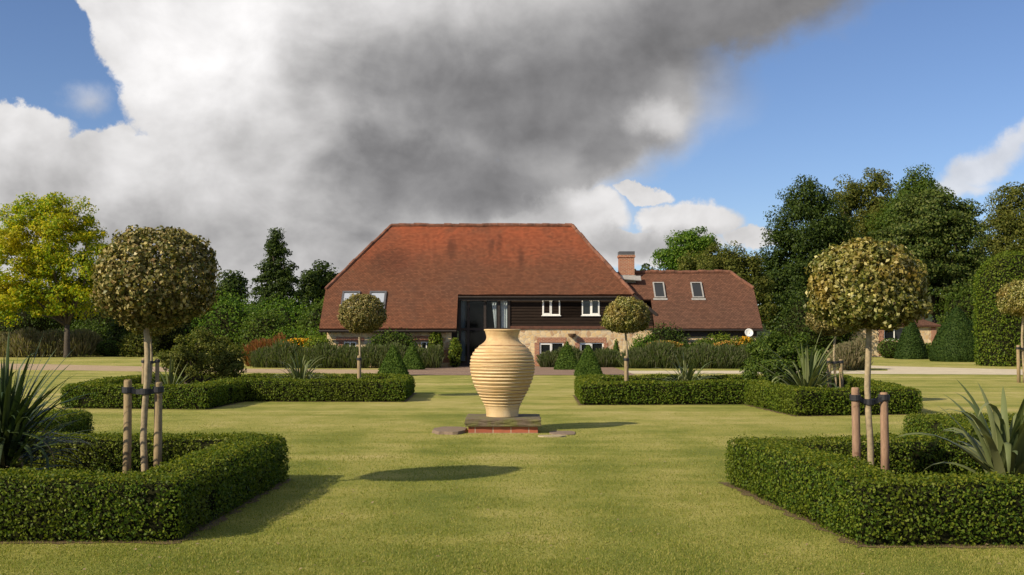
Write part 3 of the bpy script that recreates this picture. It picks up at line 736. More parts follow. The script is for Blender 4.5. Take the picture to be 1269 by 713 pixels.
# glazed entrance
X0, X1 = -3.08, -0.12
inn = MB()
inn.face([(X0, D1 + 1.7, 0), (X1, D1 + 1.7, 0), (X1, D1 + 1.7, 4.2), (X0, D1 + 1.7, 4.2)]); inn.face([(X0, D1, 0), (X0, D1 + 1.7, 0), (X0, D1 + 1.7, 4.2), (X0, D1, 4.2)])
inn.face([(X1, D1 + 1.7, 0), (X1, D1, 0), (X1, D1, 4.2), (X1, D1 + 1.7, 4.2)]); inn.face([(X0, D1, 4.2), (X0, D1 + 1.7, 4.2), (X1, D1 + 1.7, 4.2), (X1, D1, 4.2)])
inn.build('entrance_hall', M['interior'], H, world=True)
gs = MB(); posts = [X0 + 0.06, GX(580.5, D1), GX(601, D1), GX(618, D1), X1 - 0.06]
for p in posts: gs.box(p - 0.07, p + 0.07, D1 - 0.10, D1 + 0.06, 0, 4.1)
for za in (0.06, 2.12, 3.98): 
    for a, b in zip(posts, posts[1:]): gs.box(a + 0.07, b - 0.07, D1 - 0.085, D1 + 0.05, za - 0.06, za + 0.08)
ef = gs.build('glazed_screen', M['dark_timber'], H, world=True)
for i, (a, b) in enumerate(zip(posts, posts[1:])):
    for (za, zb) in ((0.14, 2.06), (2.20, 3.92)):
        p = MB(); p.face([(a + 0.06, D1, za), (b - 0.06, D1, za), (b - 0.06, D1, zb), (a + 0.06, D1, zb)]); p.build('pane', M['pane_clear'], ef, world=True)
M['grey_curtain'] = plain('grey_curtain', (0.22, 0.27, 0.31), 0.8, var=0.1)
def curtain(top, bot, z0, z1, folds, mat='curtain'):
    m = MB(); n = 24; rows = []
    for (xa, xb), zz in ((top, z1), (bot, z0)):
        rows.append([(xa + (xb - xa) * k / n, D1 + 0.10 + 0.04 * math.sin(k / n * folds * 2 * math.pi), zz) for k in range(n + 1)])
    for k in range(n): m.face([rows[1][k], rows[1][k + 1], rows[0][k + 1], rows[0][k]])
    m.build('curtain', M[mat], H, world=True)
curtain((GX(609.5, 65.5), GX(615.5, 65.5)), (GX(613, 65.5), GX(615.2, 65.5)), 2.2, 3.7, 2)
curtain((GX(620.5, 65.5), GX(629, 65.5)), (GX(621.5, 65.5), GX(629, 65.5)), 0.3, 3.85, 3)

curtain((GX(568.5, 65.5), GX(577, 65.5)), (GX(568.5, 65.5), GX(577, 65.5)), 0.3, 3.85, 3, 'grey_curtain')

# chimney
ch = MB(); cx0, cx1, cd = GX(768, 66.8), GX(786.5, 66.8), 66.8
ch.box(cx0, cx1, cd, cd + 0.9, 4.3, GZ(319, cd)); ch.box(cx0 - 0.05, cx1 + 0.05, cd - 0.05, cd + 0.95, GZ(319, cd) + .003, GZ(316, cd))
chimney = ch.build('chimney', M['brick'], H, world=True)
ct = MB(); ct.box(cx0 - 0.02, cx1 + 0.02, cd - 0.02, cd + 0.92, GZ(316, cd) + .003, GZ(311.5, cd)); ct.build('chimney_cap', M['skyframe'], chimney, world=True)
cf = MB(); cf.box(cx0 - 0.06, cx1 + 0.06, cd - 0.06, cd + 0.96, 4.6, GZ(341, cd)); cf.slab([(cx0 - 0.1, cd - 0.45, GZ(346, cd)), (cx1 + 0.35, cd - 0.45, GZ(347, cd) - 0.05), (cx1 + 0.35, cd - 0.07, GZ(343, cd) + .05), (cx0 - 0.1, cd - 0.07, GZ(343, cd) + .05)], 0.05)
cf.build('flashing', M['lead'], chimney, world=True)

# right wing
WE, WR, ZR = 64.0, 67.4, 5.55
SW = (ZR - 2.17) / (WR - WE)
def zw(d): return 2.17 + SW * (d - WE)
XW = 14.2
rw = MB()
rw.slab([(8.1, WE, 2.17), (XW, WE, 2.17), (XW, 66.35, zw(66.35)), (13.05, WR, ZR), (6.2, WR, ZR), (6.2, 65.7, zw(65.7)), (8.1, 65.7, zw(65.7))], 0.14)
rw.slab([(XW, 66.35, zw(66.35)), (XW, 2 * WR - 66.35, zw(66.35)), (13.05, WR, ZR)], 0.14)
rw.slab([(XW, 70.8, 2.17), (6.2, 70.8, 2.17), (6.2, WR, ZR), (13.05, WR, ZR), (XW, 68.45, zw(66.35))], 0.14)
wr = sagged(rw, 'wing_roof', M['roof_low'])
rr = MB(); ridge_run(rr, (7.3, WR, ZR), (13.05, WR, ZR), 0.12); ridge_run(rr, (13.05, WR, ZR), (XW, 66.35, zw(66.35)), 0.1); rr.build('ridge_tiles', M['ridge_tile'], wr, world=True)
for a, b in ((810, 824), (857, 871)): skylight(a, b, 351, 370, 0, SW, parent=H, zfun=(2.17, WE), dz=1)
ww = MB(); ww.face([(8.1, WE + 0.5, 0), (13.9, WE + 0.5, 0), (13.9, WE + 0.5, 2.2), (8.1, WE + 0.5, 2.2)]); ww.face([(13.9, WE + 0.5, 0), (13.9, 70.3, 0), (13.9, 70.3, 2.2), (13.9, WE + 0.5, 2.2)])
ww.face([(13.9, WE + .5, 2.2), (13.9, 70.3, 2.2), (13.9, 68.4, 4.3), (13.9, 66.4, 4.3)]); ww.build('stone_wall', M['stone'], H, world=True)
wb = MB(); wb.box(8.1, 13.95, WE + 0.40, WE + 0.49, 1.72, 2.12); wb.build('eaves_board', M['dark_timber'], H, world=True)
gw = MB(); gw.tube([(8.1, WE - 0.05, 2.06), (XW, WE - 0.05, 2.06)], 0.05, 8); gw.build('gutter', M['dark_timber'], H, world=True)
dh = MB(); prof = [(0.001, -0.06), (0.10, -0.05), (0.18, -0.02), (0.235, 0.03), (0.24, 0.02), (0.18, -0.035), (0.08, -0.075), (0.001, -0.08)]
dh.lathe(prof, 20)
rotm = Matrix.Rotation(R(72), 4, 'X') @ Matrix.Rotation(0, 4, 'Z')
dish_v = [tuple((Matrix.Translation((GX(928, 63.8), 63.8, GZ(412.5, 63.8))) @ rotm) @ Vector(p)) for p in dh.v]; dh.v = dish_v
dh.tube([(GX(928, 63.8), 63.8, GZ(412.5, 63.8)), (GX(928, 63.8), 64.5, GZ(414, 63.8))], 0.02, 6)
dh.build('satellite_dish', M['dish'], H, smooth=True, world=True)

# ------------------------------------------------------------------ right outbuilding
OB = thing('stone_cottage', 'small brown roofed stone cottage behind the clipped cones at far right', 'house', (31, 92, 0))
od = 90.0; e0 = GZ(403.5, od); zt = GZ(386, od + 2.4)
o = MB(); ox0, ox1 = 26.5, GX(1166, od)
o.slab([(ox0, od - .3, e0), (ox1, od - .3, e0), (ox1 - 2.6, od + 2.4, zt), (ox0, od + 2.4, zt)], 0.14); o.slab([(ox1, od - .3, e0), (ox1, od + 5.1, e0), (ox1 - 2.6, od + 2.4, zt)], 0.14); o.slab([(ox1, od + 5.1, e0), (ox0, od + 5.1, e0), (ox0, od + 2.4, zt), (ox1 - 2.6, od + 2.4, zt)], 0.14)
o.build('roof', M['roof_low'], OB, world=True)
ow = (GX(1095, od), GX(1121, od), 1.3, 2.35)
m_ = MB(); openings_wall(m_, ox0 + .3, ox1 - 0.4, 0, e0, od, [ow]); m_.face([(ox1 - .4, od, 0), (ox1 - .4, od + 4.8, 0), (ox1 - .4, od + 4.8, e0), (ox1 - .4, od, e0)]); m_.build('wall', M['stone'], OB, world=True)
m_ = MB(); m_.box(ow[0] - 0.42, ow[0] - .004, od - 0.02, od + .02, 0.1, 2.45); m_.build('brick_quoin', M['brick'], OB, world=True)
m_ = MB(); m_.box(ox1 - 0.8, ox1 - 0.38, od - .02, od + .02, 0, 2.45); m_.build('brick_quoin', M['brick'], OB, world=True)
window(OB, ow[0] + .004, ow[1] - .004, ow[2] + .055, ow[3] - .004, od + 0.07, 2, None)

# ------------------------------------------------------------------ foliage builders
def ring_hedge(label, poly, w, h, density, leaf, mat, seed, name='box_hedge', group='low clipped box hedges', step=0.16):
    rng = np.random.default_rng(seed)
    A = sum(a[0] * b[1] - b[0] * a[1] for a, b in zip(poly, poly[1:] + poly[:1]))
    if A < 0: poly = poly[::-1]
    n = len(poly); inner = []
    for i in range(n):
        p0, p1, p2 = (Vector(poly[i - 1]), Vector(poly[i]), Vector(poly[(i + 1) % n]))
        d1, d2 = (p1 - p0).normalized(), (p2 - p1).normalized(); n1, n2 = Vector((-d1.y, d1.x)), Vector((-d2.y, d2.x))
        b = (n1 + n2).normalized(); inner.append(p1 + b * (w / max(0.35, b.dot(n1))))
    cx = sum(p[0] for p in poly) / n; cy = sum(p[1] for p in poly) / n
    O, I = [], []
    for i in range(n):
        a, b = Vector(poly[i]), Vector(poly[(i + 1) % n]); ia, ib = inner[i], inner[(i + 1) % n]; k = max(2, int((b - a).length / step))
        for j in range(k): O.append(a.lerp(b, j / k)); I.append(ia.lerp(ib, j / k))
    prof = [(0.07, 0), (0.01, .12), (-0.01, .45), (0.0, .8), (.035, .94), (.16, 1.0), (.38, 1.0), (.62, 1.0), (.84, 1.0), (.965, .94), (1.0, .8), (1.01, .4), (.93, 0)]
    m = len(prof); V = []
    for o_, i_ in zip(O, I):
        for (q, z_) in prof: p = o_.lerp(i_, q); V.append((p.x, p.y, z_ * h))
    V = np.array(V); L = len(O)
    dn = vnoise(V, 0.9, seed) * 0.05 + vnoise(V, 3.5, seed) * 0.035
    V = V + np.stack([dn * 0.8, dn * 0.8, dn * (V[:, 2] / h)], 1)
    Q = np.array([(k * m + j, ((k + 1) % L) * m + j, ((k + 1) % L) * m + j + 1, k * m + j + 1) for k in range(L) for j in range(m - 1)])
    area = L and 1.0
    tri_a = 0.5 * np.linalg.norm(np.cross(V[Q[:, 1]] - V[Q[:, 0]], V[Q[:, 3]] - V[Q[:, 0]]), axis=1).sum() * 2
    P, N = scatter(V, Q, int(tri_a * density), rng)
    bare = vnoise(P, 2.3, seed + 5) + 0.35 * vnoise(P, 9.0, seed); low_ = P[:, 2] < .10 * h; kp = ~((bare > .52) & (rng.random(len(P)) < .8)) & ~(low_ & (rng.random(len(P)) < .5)); P, N = P[kp], N[kp]
    P = P + N * (rng.normal(0.0, 0.016, (len(P), 1)) + 0.012)
    P[:, 2] = np.maximum(P[:, 2], 0.012)
    LV, LF = leaf_quads(P, N, leaf, rng, 0.62, 0.75)
    topk = (N[:, 2] > .6) & (rng.random(len(N)) < .75)  # upward-facing leaves that take the painted-in sunlight colour
    V2 = []
    for o_, i_ in zip(O, I):
        for (q, z_) in prof: p = o_.lerp(i_, .5 + (q - .5) * .84); V2.append((p.x - cx, p.y - cy, z_ * h * .93 if z_ > 0 else -0.02))
    V2 = np.array(V2); LV = LV - np.array([[cx, cy, 0]])
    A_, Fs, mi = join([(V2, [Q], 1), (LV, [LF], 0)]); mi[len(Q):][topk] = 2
    o = link(name, np_mesh(name, A_, Fs, [mat, M['twig'], M['box_sunlit']], mi), None, (cx, cy, 0))
    tag(o, label, 'hedge', group); return o


def blob_mesh(rx, ry, rz, seed, amp=0.12, nu=22, nv=14, flat=False, power=1.0, z0=0.0):
    V = []
    for j in range(nv + 1):
        th = math.pi * j / nv
        for i in range(nu):
            ph = 2 * math.pi * i / nu; d = Vector((math.sin(th) * math.cos(ph), math.sin(th) * math.sin(ph), math.cos(th)))
            s = 1 + amp * mnoise.noise(d * 1.7 + Vector((seed, 0, 0))) + amp * 0.6 * mnoise.noise(d * 4 + Vector((0, seed, 0)))
            V.append((d.x * rx * s, d.y * ry * s, d.z * rz * s + z0))
    Q = [(j * nu + i, (j + 1) * nu + i, (j + 1) * nu + (i + 1) % nu, j * nu + (i + 1) % nu) for j in range(nv) for i in range(nu)]
    V = np.array(V); V[:, 2] = np.maximum(V[:, 2], 0.0)
    return V, np.array(Q)


def shrub(name, label, cat, loc, rx, ry, h, leaf, nleaf, mat, seed, amp=0.22, group=None, fuzz=0.10, aspect=0.6, zc=0.5):
    rng = np.random.default_rng(seed)
    V, Q = blob_mesh(rx, ry, h * (1 - zc), seed * 1.37, amp, z0=h * zc)
    P, N = scatter(V, Q, nleaf, rng); P = P + N * (rng.random((len(P), 1)) ** 2 * fuzz * 2 - fuzz * 0.6) * min(rx, h)
    P[:, 2] = np.maximum(P[:, 2], 0.03)
    LV, LF = leaf_quads(P, N, leaf, rng, aspect, 0.8)
    LV[:, 2] = np.maximum(LV[:, 2], 0.01)
    core = V * np.array([[0.82, 0.82, 0.88]])
    A_, Fs, mi = join([(core, [Q], 1), (LV, [LF], 0)])
    o = link(name, np_mesh(name, A_, Fs, [mat, M['twig']], mi), None, loc); tag(o, label, cat, group); return o


def clump_crown(blobs, nclump, rc, per, leaf, rng, aspect=0.6, up=0.15, inner=0.5, flat=0.75):
    """leaves in many small clumps spread through the crown's ellipsoids"""
    vol = np.array([b[3] * b[4] * b[5] for b in blobs]) ** 0.67; P_, N_ = [], []
    ks = rng.choice(len(blobs), nclump, p=vol / vol.sum()); B = np.array(blobs, float)
    d = nrm(rng.normal(size=(nclump, 3))); d[:, 2] += up; d = nrm(d); rad = inner + (1 - inner) * rng.random(nclump) ** 0.6
    C = B[ks, :3] + d * B[ks, 3:] * rad[:, None]; rcs = rc * (0.6 + 0.8 * rng.random(nclump))
    k = np.repeat(np.arange(nclump), per); n = len(k)
    dd = nrm(rng.normal(size=(n, 3))); dd[:, 2] *= flat; rr_ = rcs[k] * (0.35 + 0.65 * rng.random(n) ** 0.5)
    P = C[k] + dd * rr_[:, None]; N = nrm(dd + d[k] * 0.7 + np.array([[0, 0, 0.5]]))
    return (P,) + leaf_quads(P, N, leaf, rng, aspect, 0.55) + (C,)


def tree(name, label, loc, blobs, nclump, rc, per, leaf, mat, seed, trunk=(0.25, 0.35), group=None, bark='bark', up=0.15, inner=0.5, stems=1, limbs=9, cat='tree', flat=0.75):
    rng = np.random.default_rng(seed); rn = random.Random(seed)
    root = thing(name, label, cat, loc, 0, group)
    P, V, Q, C = clump_crown(blobs, nclump, rc, per, leaf, rng, up=up, inner=inner, flat=flat)
    keep = V.reshape(-1, 4, 3)[:, :, 2].min(1) > 0.02; Q = Q[keep]
    link('crown', np_mesh('crown', V, [Q], [mat]), root)
    zb = min(b[2] - b[5] for b in blobs); zt_ = max(b[2] + b[5] for b in blobs); cxm = sum(b[0] for b in blobs) / len(blobs)
    t = MB(); r0 = trunk[0]
    for s_ in range(stems):
        bx = 0 if stems == 1 else rn.uniform(-0.3, 0.3)
        fork = Vector((bx * 1.6 + rn.uniform(-.1, .1) * zb, rn.uniform(-.1, .1), max(0.25 * zt_ * trunk[1] / 0.35, zb * 0.8)))
        mid = fork * 0.5 + Vector((rn.uniform(-.06, .06) * fork.z, 0, 0))
        t.tube([(bx, 0, -0.1), (bx * 1.05, 0, fork.z * 0.1), mid, fork], [r0 * 1.35, r0 * 1.08, r0 * .92, r0 * .8], 9)
        for k in range(limbs):
            c = Vector(C[rn.randrange(len(C))]); m = fork.lerp(c, 0.5) + Vector((rn.uniform(-.08, .08), rn.uniform(-.08, .08), rn.uniform(0.02, .12))) * (c - fork).length
            t.tube([fork - Vector((0, 0, r0 * .4)), m, c], [r0 * .55, r0 * .3, r0 * .07], 6)
    t.build('trunk', M[bark], root, smooth=True); return root


# ------------------------------------------------------------------ box beds: hedges and soil
BED = [
    ([(-3.05, 10.35), (-2.92, 14.7), (-7.05, 14.95), (-7.25, 19.6), (-11.2, 19.6), (-11.2, 10.35)], 0.58, 0.56, 3600, 0.031, 'box', 'L shaped clipped box hedge at near left, in front of the dark spiky yucca'),
    ([(3.12, 10.15), (2.72, 14.35), (6.5, 14.55), (6.35, 18.4), (10.6, 18.4), (10.6, 10.15)], 0.60, 0.56, 3600, 0.031, 'box', 'L shaped clipped box hedge at near right, round the tree with two reddish stakes'),
    ([(-3.0, 31.3), (-7.45, 31.5), (-7.6, 28.2), (-11.4, 28.7), (-11.8, 36.2), (-3.1, 35.8)], 0.62, 0.58, 1300, 0.052, 'box_far', 'far left box hedge before the round shrub and left flower border'),
    ([(1.84, 29.9), (6.2, 30.2), (6.5, 25.9), (9.6, 26.6), (10.2, 35), (1.95, 34.6)], 0.62, 0.58, 1300, 0.052, 'box_far', 'far right box hedge round the grey spiky yucca and three pale stakes'),
]
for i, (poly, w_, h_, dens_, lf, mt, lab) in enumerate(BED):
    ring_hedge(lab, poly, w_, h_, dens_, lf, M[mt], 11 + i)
    cx = sum(p[0] for p in poly) / len(poly); cy = sum(p[1] for p in poly) / len(poly)
    A = sum(a[0] * b[1] - b[0] * a[1] for a, b in zip(poly, poly[1:] + poly[:1])); pp = poly if A > 0 else poly[::-1]; out = []
    n = len(pp)
    for k in range(n):
        p0, p1, p2 = Vector(pp[k - 1]), Vector(pp[k]), Vector(pp[(k + 1) % n]); d1, d2 = (p1 - p0).normalized(), (p2 - p1).normalized()
        b = (Vector((d1.y, -d1.x)) + Vector((d2.y, -d2.x))).normalized(); q = p1 + b * 0.10; out.append((q.x, q.y))
    tag(sheet('bed_soil', ragged(out, 0.10, 0.055, 40 + i), 0.005, M['soil']), 'bare brown soil of a box edged bed', 'soil')

# ------------------------------------------------------------------ urn on its plinth
PX, PD = GX(622.5, 22.2), 22.2
PZ = 0.275
urn = thing('terracotta_urn', 'large ribbed honey coloured terracotta urn on the brick plinth', 'urn', (PX, PD, PZ))
def urn_profile():
    HT = 1.665; u_ = 0.00467
    fr = [(67, 0), (68, .05), (71, .10), (78, .145), (92, .22), (110, .31), (126, .42), (135, .53), (136.5, .60), (131, .70), (115, .78), (96, .83), (76, .868), (67, .905), (67, .945), (74, 1.0)]
    key = [(a * u_, b * HT) for a, b in fr]; rnd = random.Random(4)
    ks = [k[1] for k in key]; rs = [k[0] for k in key]; out = []; g0_, g1_ = 0.19, 1.40
    edges = [g0_]
    while edges[-1] < g1_: edges.append(edges[-1] + rnd.uniform(0.052, 0.080))
    zz = np.linspace(0, HT, 360)
    # smooth the key curve
    rr_ = np.interp(zz, ks, rs); ker = np.hanning(31); ker /= ker.sum(); pad = np.pad(rr_, 15, mode='edge'); rr_ = np.convolve(pad, ker, 'valid')
    for z_, q in zip(zz, rr_):
        if edges[0] < z_ < edges[-1]:
            k = max(i_ for i_, e_ in enumerate(edges) if e_ <= z_); f = (z_ - edges[k]) / (edges[k + 1] - edges[k])
            q += 0.026 * min(1, (z_ - edges[0]) / 0.05 + .2, (edges[-1] - z_) / 0.05 + .2) * (math.sin(math.pi * f) ** 0.55 - 0.75)
        out.append((float(q), float(z_)))
    out += [(0.356, HT + .006), (0.362, HT + .022), (0.355, HT + .036), (0.335, HT + .038), (0.312, HT + .02), (0.285, HT - .05), (0.275, HT - .12), (0.33, HT - .2), (0.42, 1.3), (0.5, 1.0)]
    return out
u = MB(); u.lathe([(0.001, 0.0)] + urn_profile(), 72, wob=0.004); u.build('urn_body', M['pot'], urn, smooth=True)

P_ = thing('plinth', 'low square plinth of red brick under a mossy stone slab', 'plinth', (PX + 0.02, PD, 0))
b = MB(); b.box(-0.66, 0.66, -0.66, 0.66, -0.05, 0.128); b.build('brick_base', M['plinth_brick'], P_)
def rough_slab(name, sx, sy, z0, z1, mat, parent, seed, amp=0.02, n=18):
    bm = bmesh.new(); bmesh.ops.create_cube(bm, size=1); bmesh.ops.subdivide_edges(bm, edges=bm.edges[:], cuts=n, use_grid_fill=True)
    for v in bm.verts:
        q = Vector((v.co.x * sx, v.co.y * sy, v.co.z * (z1 - z0) * 5)); k = mnoise.noise(q * 3 + Vector((seed, 0, 0))) * amp + mnoise.noise(q * 9 + Vector((0, seed, 0))) * amp * .6
        edge = max(abs(v.co.x), abs(v.co.y)) > 0.499; vert = abs(v.co.z) > 0.499
        v.co = Vector((v.co.x * sx * (1 - (0.02 if (edge and vert) else 0)), v.co.y * sy * (1 - (0.02 if (edge and vert) else 0)), (z0 + z1) / 2 + v.co.z * (z1 - z0)))
        if edge: v.co.x += k * (1 if abs(v.co.x) > sx * .47 else 0); v.co.y += k * (1 if abs(v.co.y) > sy * .47 else 0)
        if v.co.z > z1 - 0.001: v.co.z += k * 0.35
    me = bpy.data.meshes.new(name); bm.to_mesh(me); bm.free(); me.materials.append(mat); return link(name, me, parent)
rough_slab('stone_slab', 1.44, 1.44, 0.131, 0.272, M['slab'], P_, 3.0)

def flag(name, label, x, y, rx, ry, h, mat, seed):
    m = MB(); rn = random.Random(seed); n = 22; ring = []
    for k in range(n):
        a = 2 * math.pi * k / n; q = 1 + rn.uniform(-.08, .08); ring.append((math.copysign(abs(math.cos(a)) ** 0.7, math.cos(a)) * rx * q, math.copysign(abs(math.sin(a)) ** 0.7, math.sin(a)) * ry * q))
    m.face([(a * .95, b * .95, h) for a, b in ring])
    for (a, b), (c, d) in zip(ring, ring[1:] + ring[:1]): m.face([(a, b, -0.02), (c, d, -0.02), (c * .95, d * .95, h), (a * .95, b * .95, h)])
    o = m.build(name, mat); o.location = (x, y, 0); tag(o, label, 'paving stone', 'old flat stones round the plinth')
flag('flagstone', 'worn brown flagstone in the grass left of the urn plinth', GX(558, 21.9), 21.85, 0.33, 0.62, 0.055, M['brown_stone'], 1)
flag('flagstone', 'thin pale flagstone lying in the grass right of the urn plinth', GX(683, 20.9), 20.85, 0.26, 0.16, 0.02, M['pale_stone'], 2)
flag('flagstone', 'grey brown flagstone in the shade behind the pale one by the plinth', GX(697, 21.6), 21.55, 0.26, 0.4, 0.016, M['brown_stone'], 3)

# ------------------------------------------------------------------ standard holly trees with their stakes
def holly_crown(seed, n, rx, rtop, rbot, leaf, boxy=2.4):
    rng = np.random.default_rng(seed); nc = 430
    g = np.arange(nc) + .5; ph = g * 2.399963 + rng.normal(0, .12, nc); cz = 1 - 2 * g / nc + rng.normal(0, .02, nc); cz = np.clip(cz, -.995, .995)
    d = np.stack([np.sqrt(1 - cz ** 2) * np.cos(ph), np.sqrt(1 - cz ** 2) * np.sin(ph), cz], 1)
    ex = np.where(d[:, 2] > 0, 2.1, boxy); h = np.linalg.norm(d[:, :2], axis=1); v = np.abs(d[:, 2]); s_ = 1.0 / ((h ** ex + v ** ex) ** (1 / ex)); rz = np.where(d[:, 2] > 0, rtop, rbot)
    lump = np.array([0.90 + 0.10 * mnoise.noise(Vector(q) * 2.0 + Vector((seed, 0, 0))) for q in d]) + rng.normal(0, .035, nc)
    C = np.stack([d[:, 0] * s_ * rx, d[:, 1] * s_ * rx, d[:, 2] * s_ * rz], 1) * lump[:, None]
    rc = rx * 0.125 * (0.7 + 0.6 * rng.random(nc)); k = rng.integers(0, nc, n); dd = nrm(rng.normal(size=(n, 3)) + d[k] * .45)
    P = C[k] + dd * (rc[k] * (0.25 + 0.75 * rng.random(n) ** .6))[:, None]
    inner = rng.random(n) < .12; P[inner] *= (0.4 + .5 * rng.random(inner.sum()))[:, None]
    stray = rng.random(n) < .012; P[stray] *= 1.03
    return leaf_quads(P, nrm(dd + d[k] * .8), leaf, rng, 0.6, 0.5, 0.16)

def make_standard(name, label, loc, seed, n, rx, rtop, rbot, zc, mat, leaf=0.062, tr=0.038, lean=0.02, boxy=2.2, off=0.0, group='clipped standard holly trees'):
    root = thing(name, label, 'tree', loc, 0, group)
    V, Q = holly_crown(seed, n, rx, rtop, rbot, leaf, boxy); V = V + np.array([[off, 0, zc]])
    link('crown', np_mesh('crown', V, [Q], [mat]), root)
    t = MB(); rn = random.Random(seed); top = zc - rbot * 0.35
    pts = [(lean * math.sin(k * 1.3 + seed), lean * math.cos(k * 0.9), top * k / 7) for k in range(8)]
    t.tube(pts, [tr * 1.2, tr * 1.05, tr, tr * .96, tr * .93, tr * .9, tr * .86, tr * .8], 10)
    for k in range(10):
        a = rn.uniform(0, 6.28); e = Vector((math.cos(a) * rx * .7, math.sin(a) * rx * .7, zc + rn.uniform(-.3, .35)))
        t.tube([Vector(pts[-1]) - Vector((0, 0, .03)), Vector(pts[-1]).lerp(e, .5) + Vector((0, 0, -.03)), e], [tr * .5, tr * .3, tr * .1], 6)
    t.build('trunk', M['pale_bark'], root, smooth=True); return root

def make_support(label, loc, offs, tops, zs, tr=0.05, rz=0.0, sag=0.02, rs=0.048, mat='stake', group='pairs of tree stakes with rubber straps'):
    root = thing('tree_support', label, 'tree stakes', loc, rz, group)
    for (ox, oy), tp in zip(offs, tops):
        s_ = MB(); s_.tube([(ox, oy, -0.1), (ox + 0.004, oy, tp * .5), (ox, oy, tp - 0.03), (ox, oy, tp - 0.008), (ox, oy, tp)], [rs * 1.03, rs, rs * .98, rs * .93, rs * .7], 12); s_.build('stake', M[mat], root, smooth=True)
    st = MB(); pts = [(offs[0][0], offs[0][1], zs), (0, -0.01, zs - sag), (offs[1][0], offs[1][1], zs)]
    for (x, y, z_), r_ in zip(pts, (rs + .012, tr + .014, rs + .012)): st.lathe([(r_, -.035), (r_ + .006, -.03), (r_ + .006, .03), (r_, .035), (r_ - .012, .035), (r_ - .012, -.035), (r_, -.035)], 14, (x, y, z_))
    for a, b in ((0, 1), (1, 2)):
        A, B = Vector(pts[a]), Vector(pts[b]); dd = (B - A).normalized(); n_ = Vector((-dd.y, dd.x, 0)).normalized() if abs(dd.z) < .95 else Vector((1, 0, 0))
        for s_ in (1, -1):
            q = [A + n_ * rs * s_, A.lerp(B, .5) + n_ * rs * .5 * s_ - Vector((0, 0, 0.012)), B + n_ * tr * s_]
            for k in range(2):
                p0, p1 = q[k], q[k + 1]; st.slab([p0 + Vector((0, 0, .028)), p1 + Vector((0, 0, .028)), p1 - Vector((0, 0, .028)), p0 - Vector((0, 0, .028))], 0.008)
    st.build('strap', M['rubber'], root); return root

def copy_tree(src, label, loc, rz=0.0, sc=1.0):
    r_ = src.copy(); COL.objects.link(r_); r_['label'] = label; r_.location = loc; r_.rotation_euler = (0, 0, rz); r_.scale = (sc, sc, sc)
    for c in src.children:
        d_ = c.copy(); d_.parent = r_; COL.objects.link(d_)
    return r_

NL = (GX(182, 13.2), 13.2, 0); NR = (GX(1075, 13.2), 13.2, 0)
tl = make_standard('standard_tree', 'large lollipop holly with brownish domed crown in the near left bed', NL, 21, 19000, 0.70, 0.61, 0.53, 2.52, M['holly'], 0.052, off=0.10)
trr = make_standard('standard_tree', 'large lollipop holly with golden domed crown in the near right bed', NR, 25, 19000, 0.665, 0.575, 0.43, 2.41, M['holly_rust'], 0.054, boxy=3.4)
far_t = [(GX(445.5, 33.0), 33.0, 'small lollipop holly in front of the two barn skylights', 0.7, 0.97, tl), (GX(776, 32.5), 32.5, 'small lollipop holly before the right end of the black boarding', 1.9, 0.98, trr),
         (GX(187.5, 31.0), 31.0, 'lollipop holly half hidden behind the large near left tree', 2.7, 0.95, trr), (GX(1034, 30.5), 30.5, 'lollipop holly half hidden behind the large near right tree', 3.6, 0.93, tl),
         (GX(1267, 43.5), 43.5, 'lollipop holly at the right edge before the tall clipped hedge', 4.4, 1.32, trr)]
for x, y, lab, rz, sc, src in far_t: copy_tree(src, lab, (x, y, 0), rz, sc)
make_support('two pale round stakes strapped to the near left tree', NL, [(-0.20, -0.03), (0.13, 0.05)], [1.36, 1.33], 1.24, 0.045)
make_support('two reddish round stakes strapped to the near right tree', NR, [(-0.165, -0.04), (0.185, 0.02)], [1.27, 1.21], 1.15, 0.045, sag=0.05, mat='stake_red')
sup = None
for (x, y, lab, ang, sc) in ((far_t[0][0], 33.0, 'overlapping stakes strapped to the small tree left of the clipped cones', 95, 1.0), (far_t[1][0], 32.5, 'overlapping thick stakes strapped to the small tree right of the clipped cones', 80, 1.0),
                             (far_t[2][0], 31.0, 'slim stakes strapped to the tree behind the near left one', 35, .98), (far_t[3][0], 30.5, 'slim stakes at the tree beside the grey yucca in the far right bed', 15, .98), (far_t[4][0], 43.5, 'slim stakes strapped to the tree at the right edge of the lawn', 10, 1.15)):
    if sup is None: sup = make_support(lab, (x, y, 0), [(-0.19, -0.01), (0.19, 0.01)], [1.25, 1.22], 1.15, 0.05, R(ang), rs=0.058)
    else: copy_tree(sup, lab, (x, y, 0), R(ang), sc)

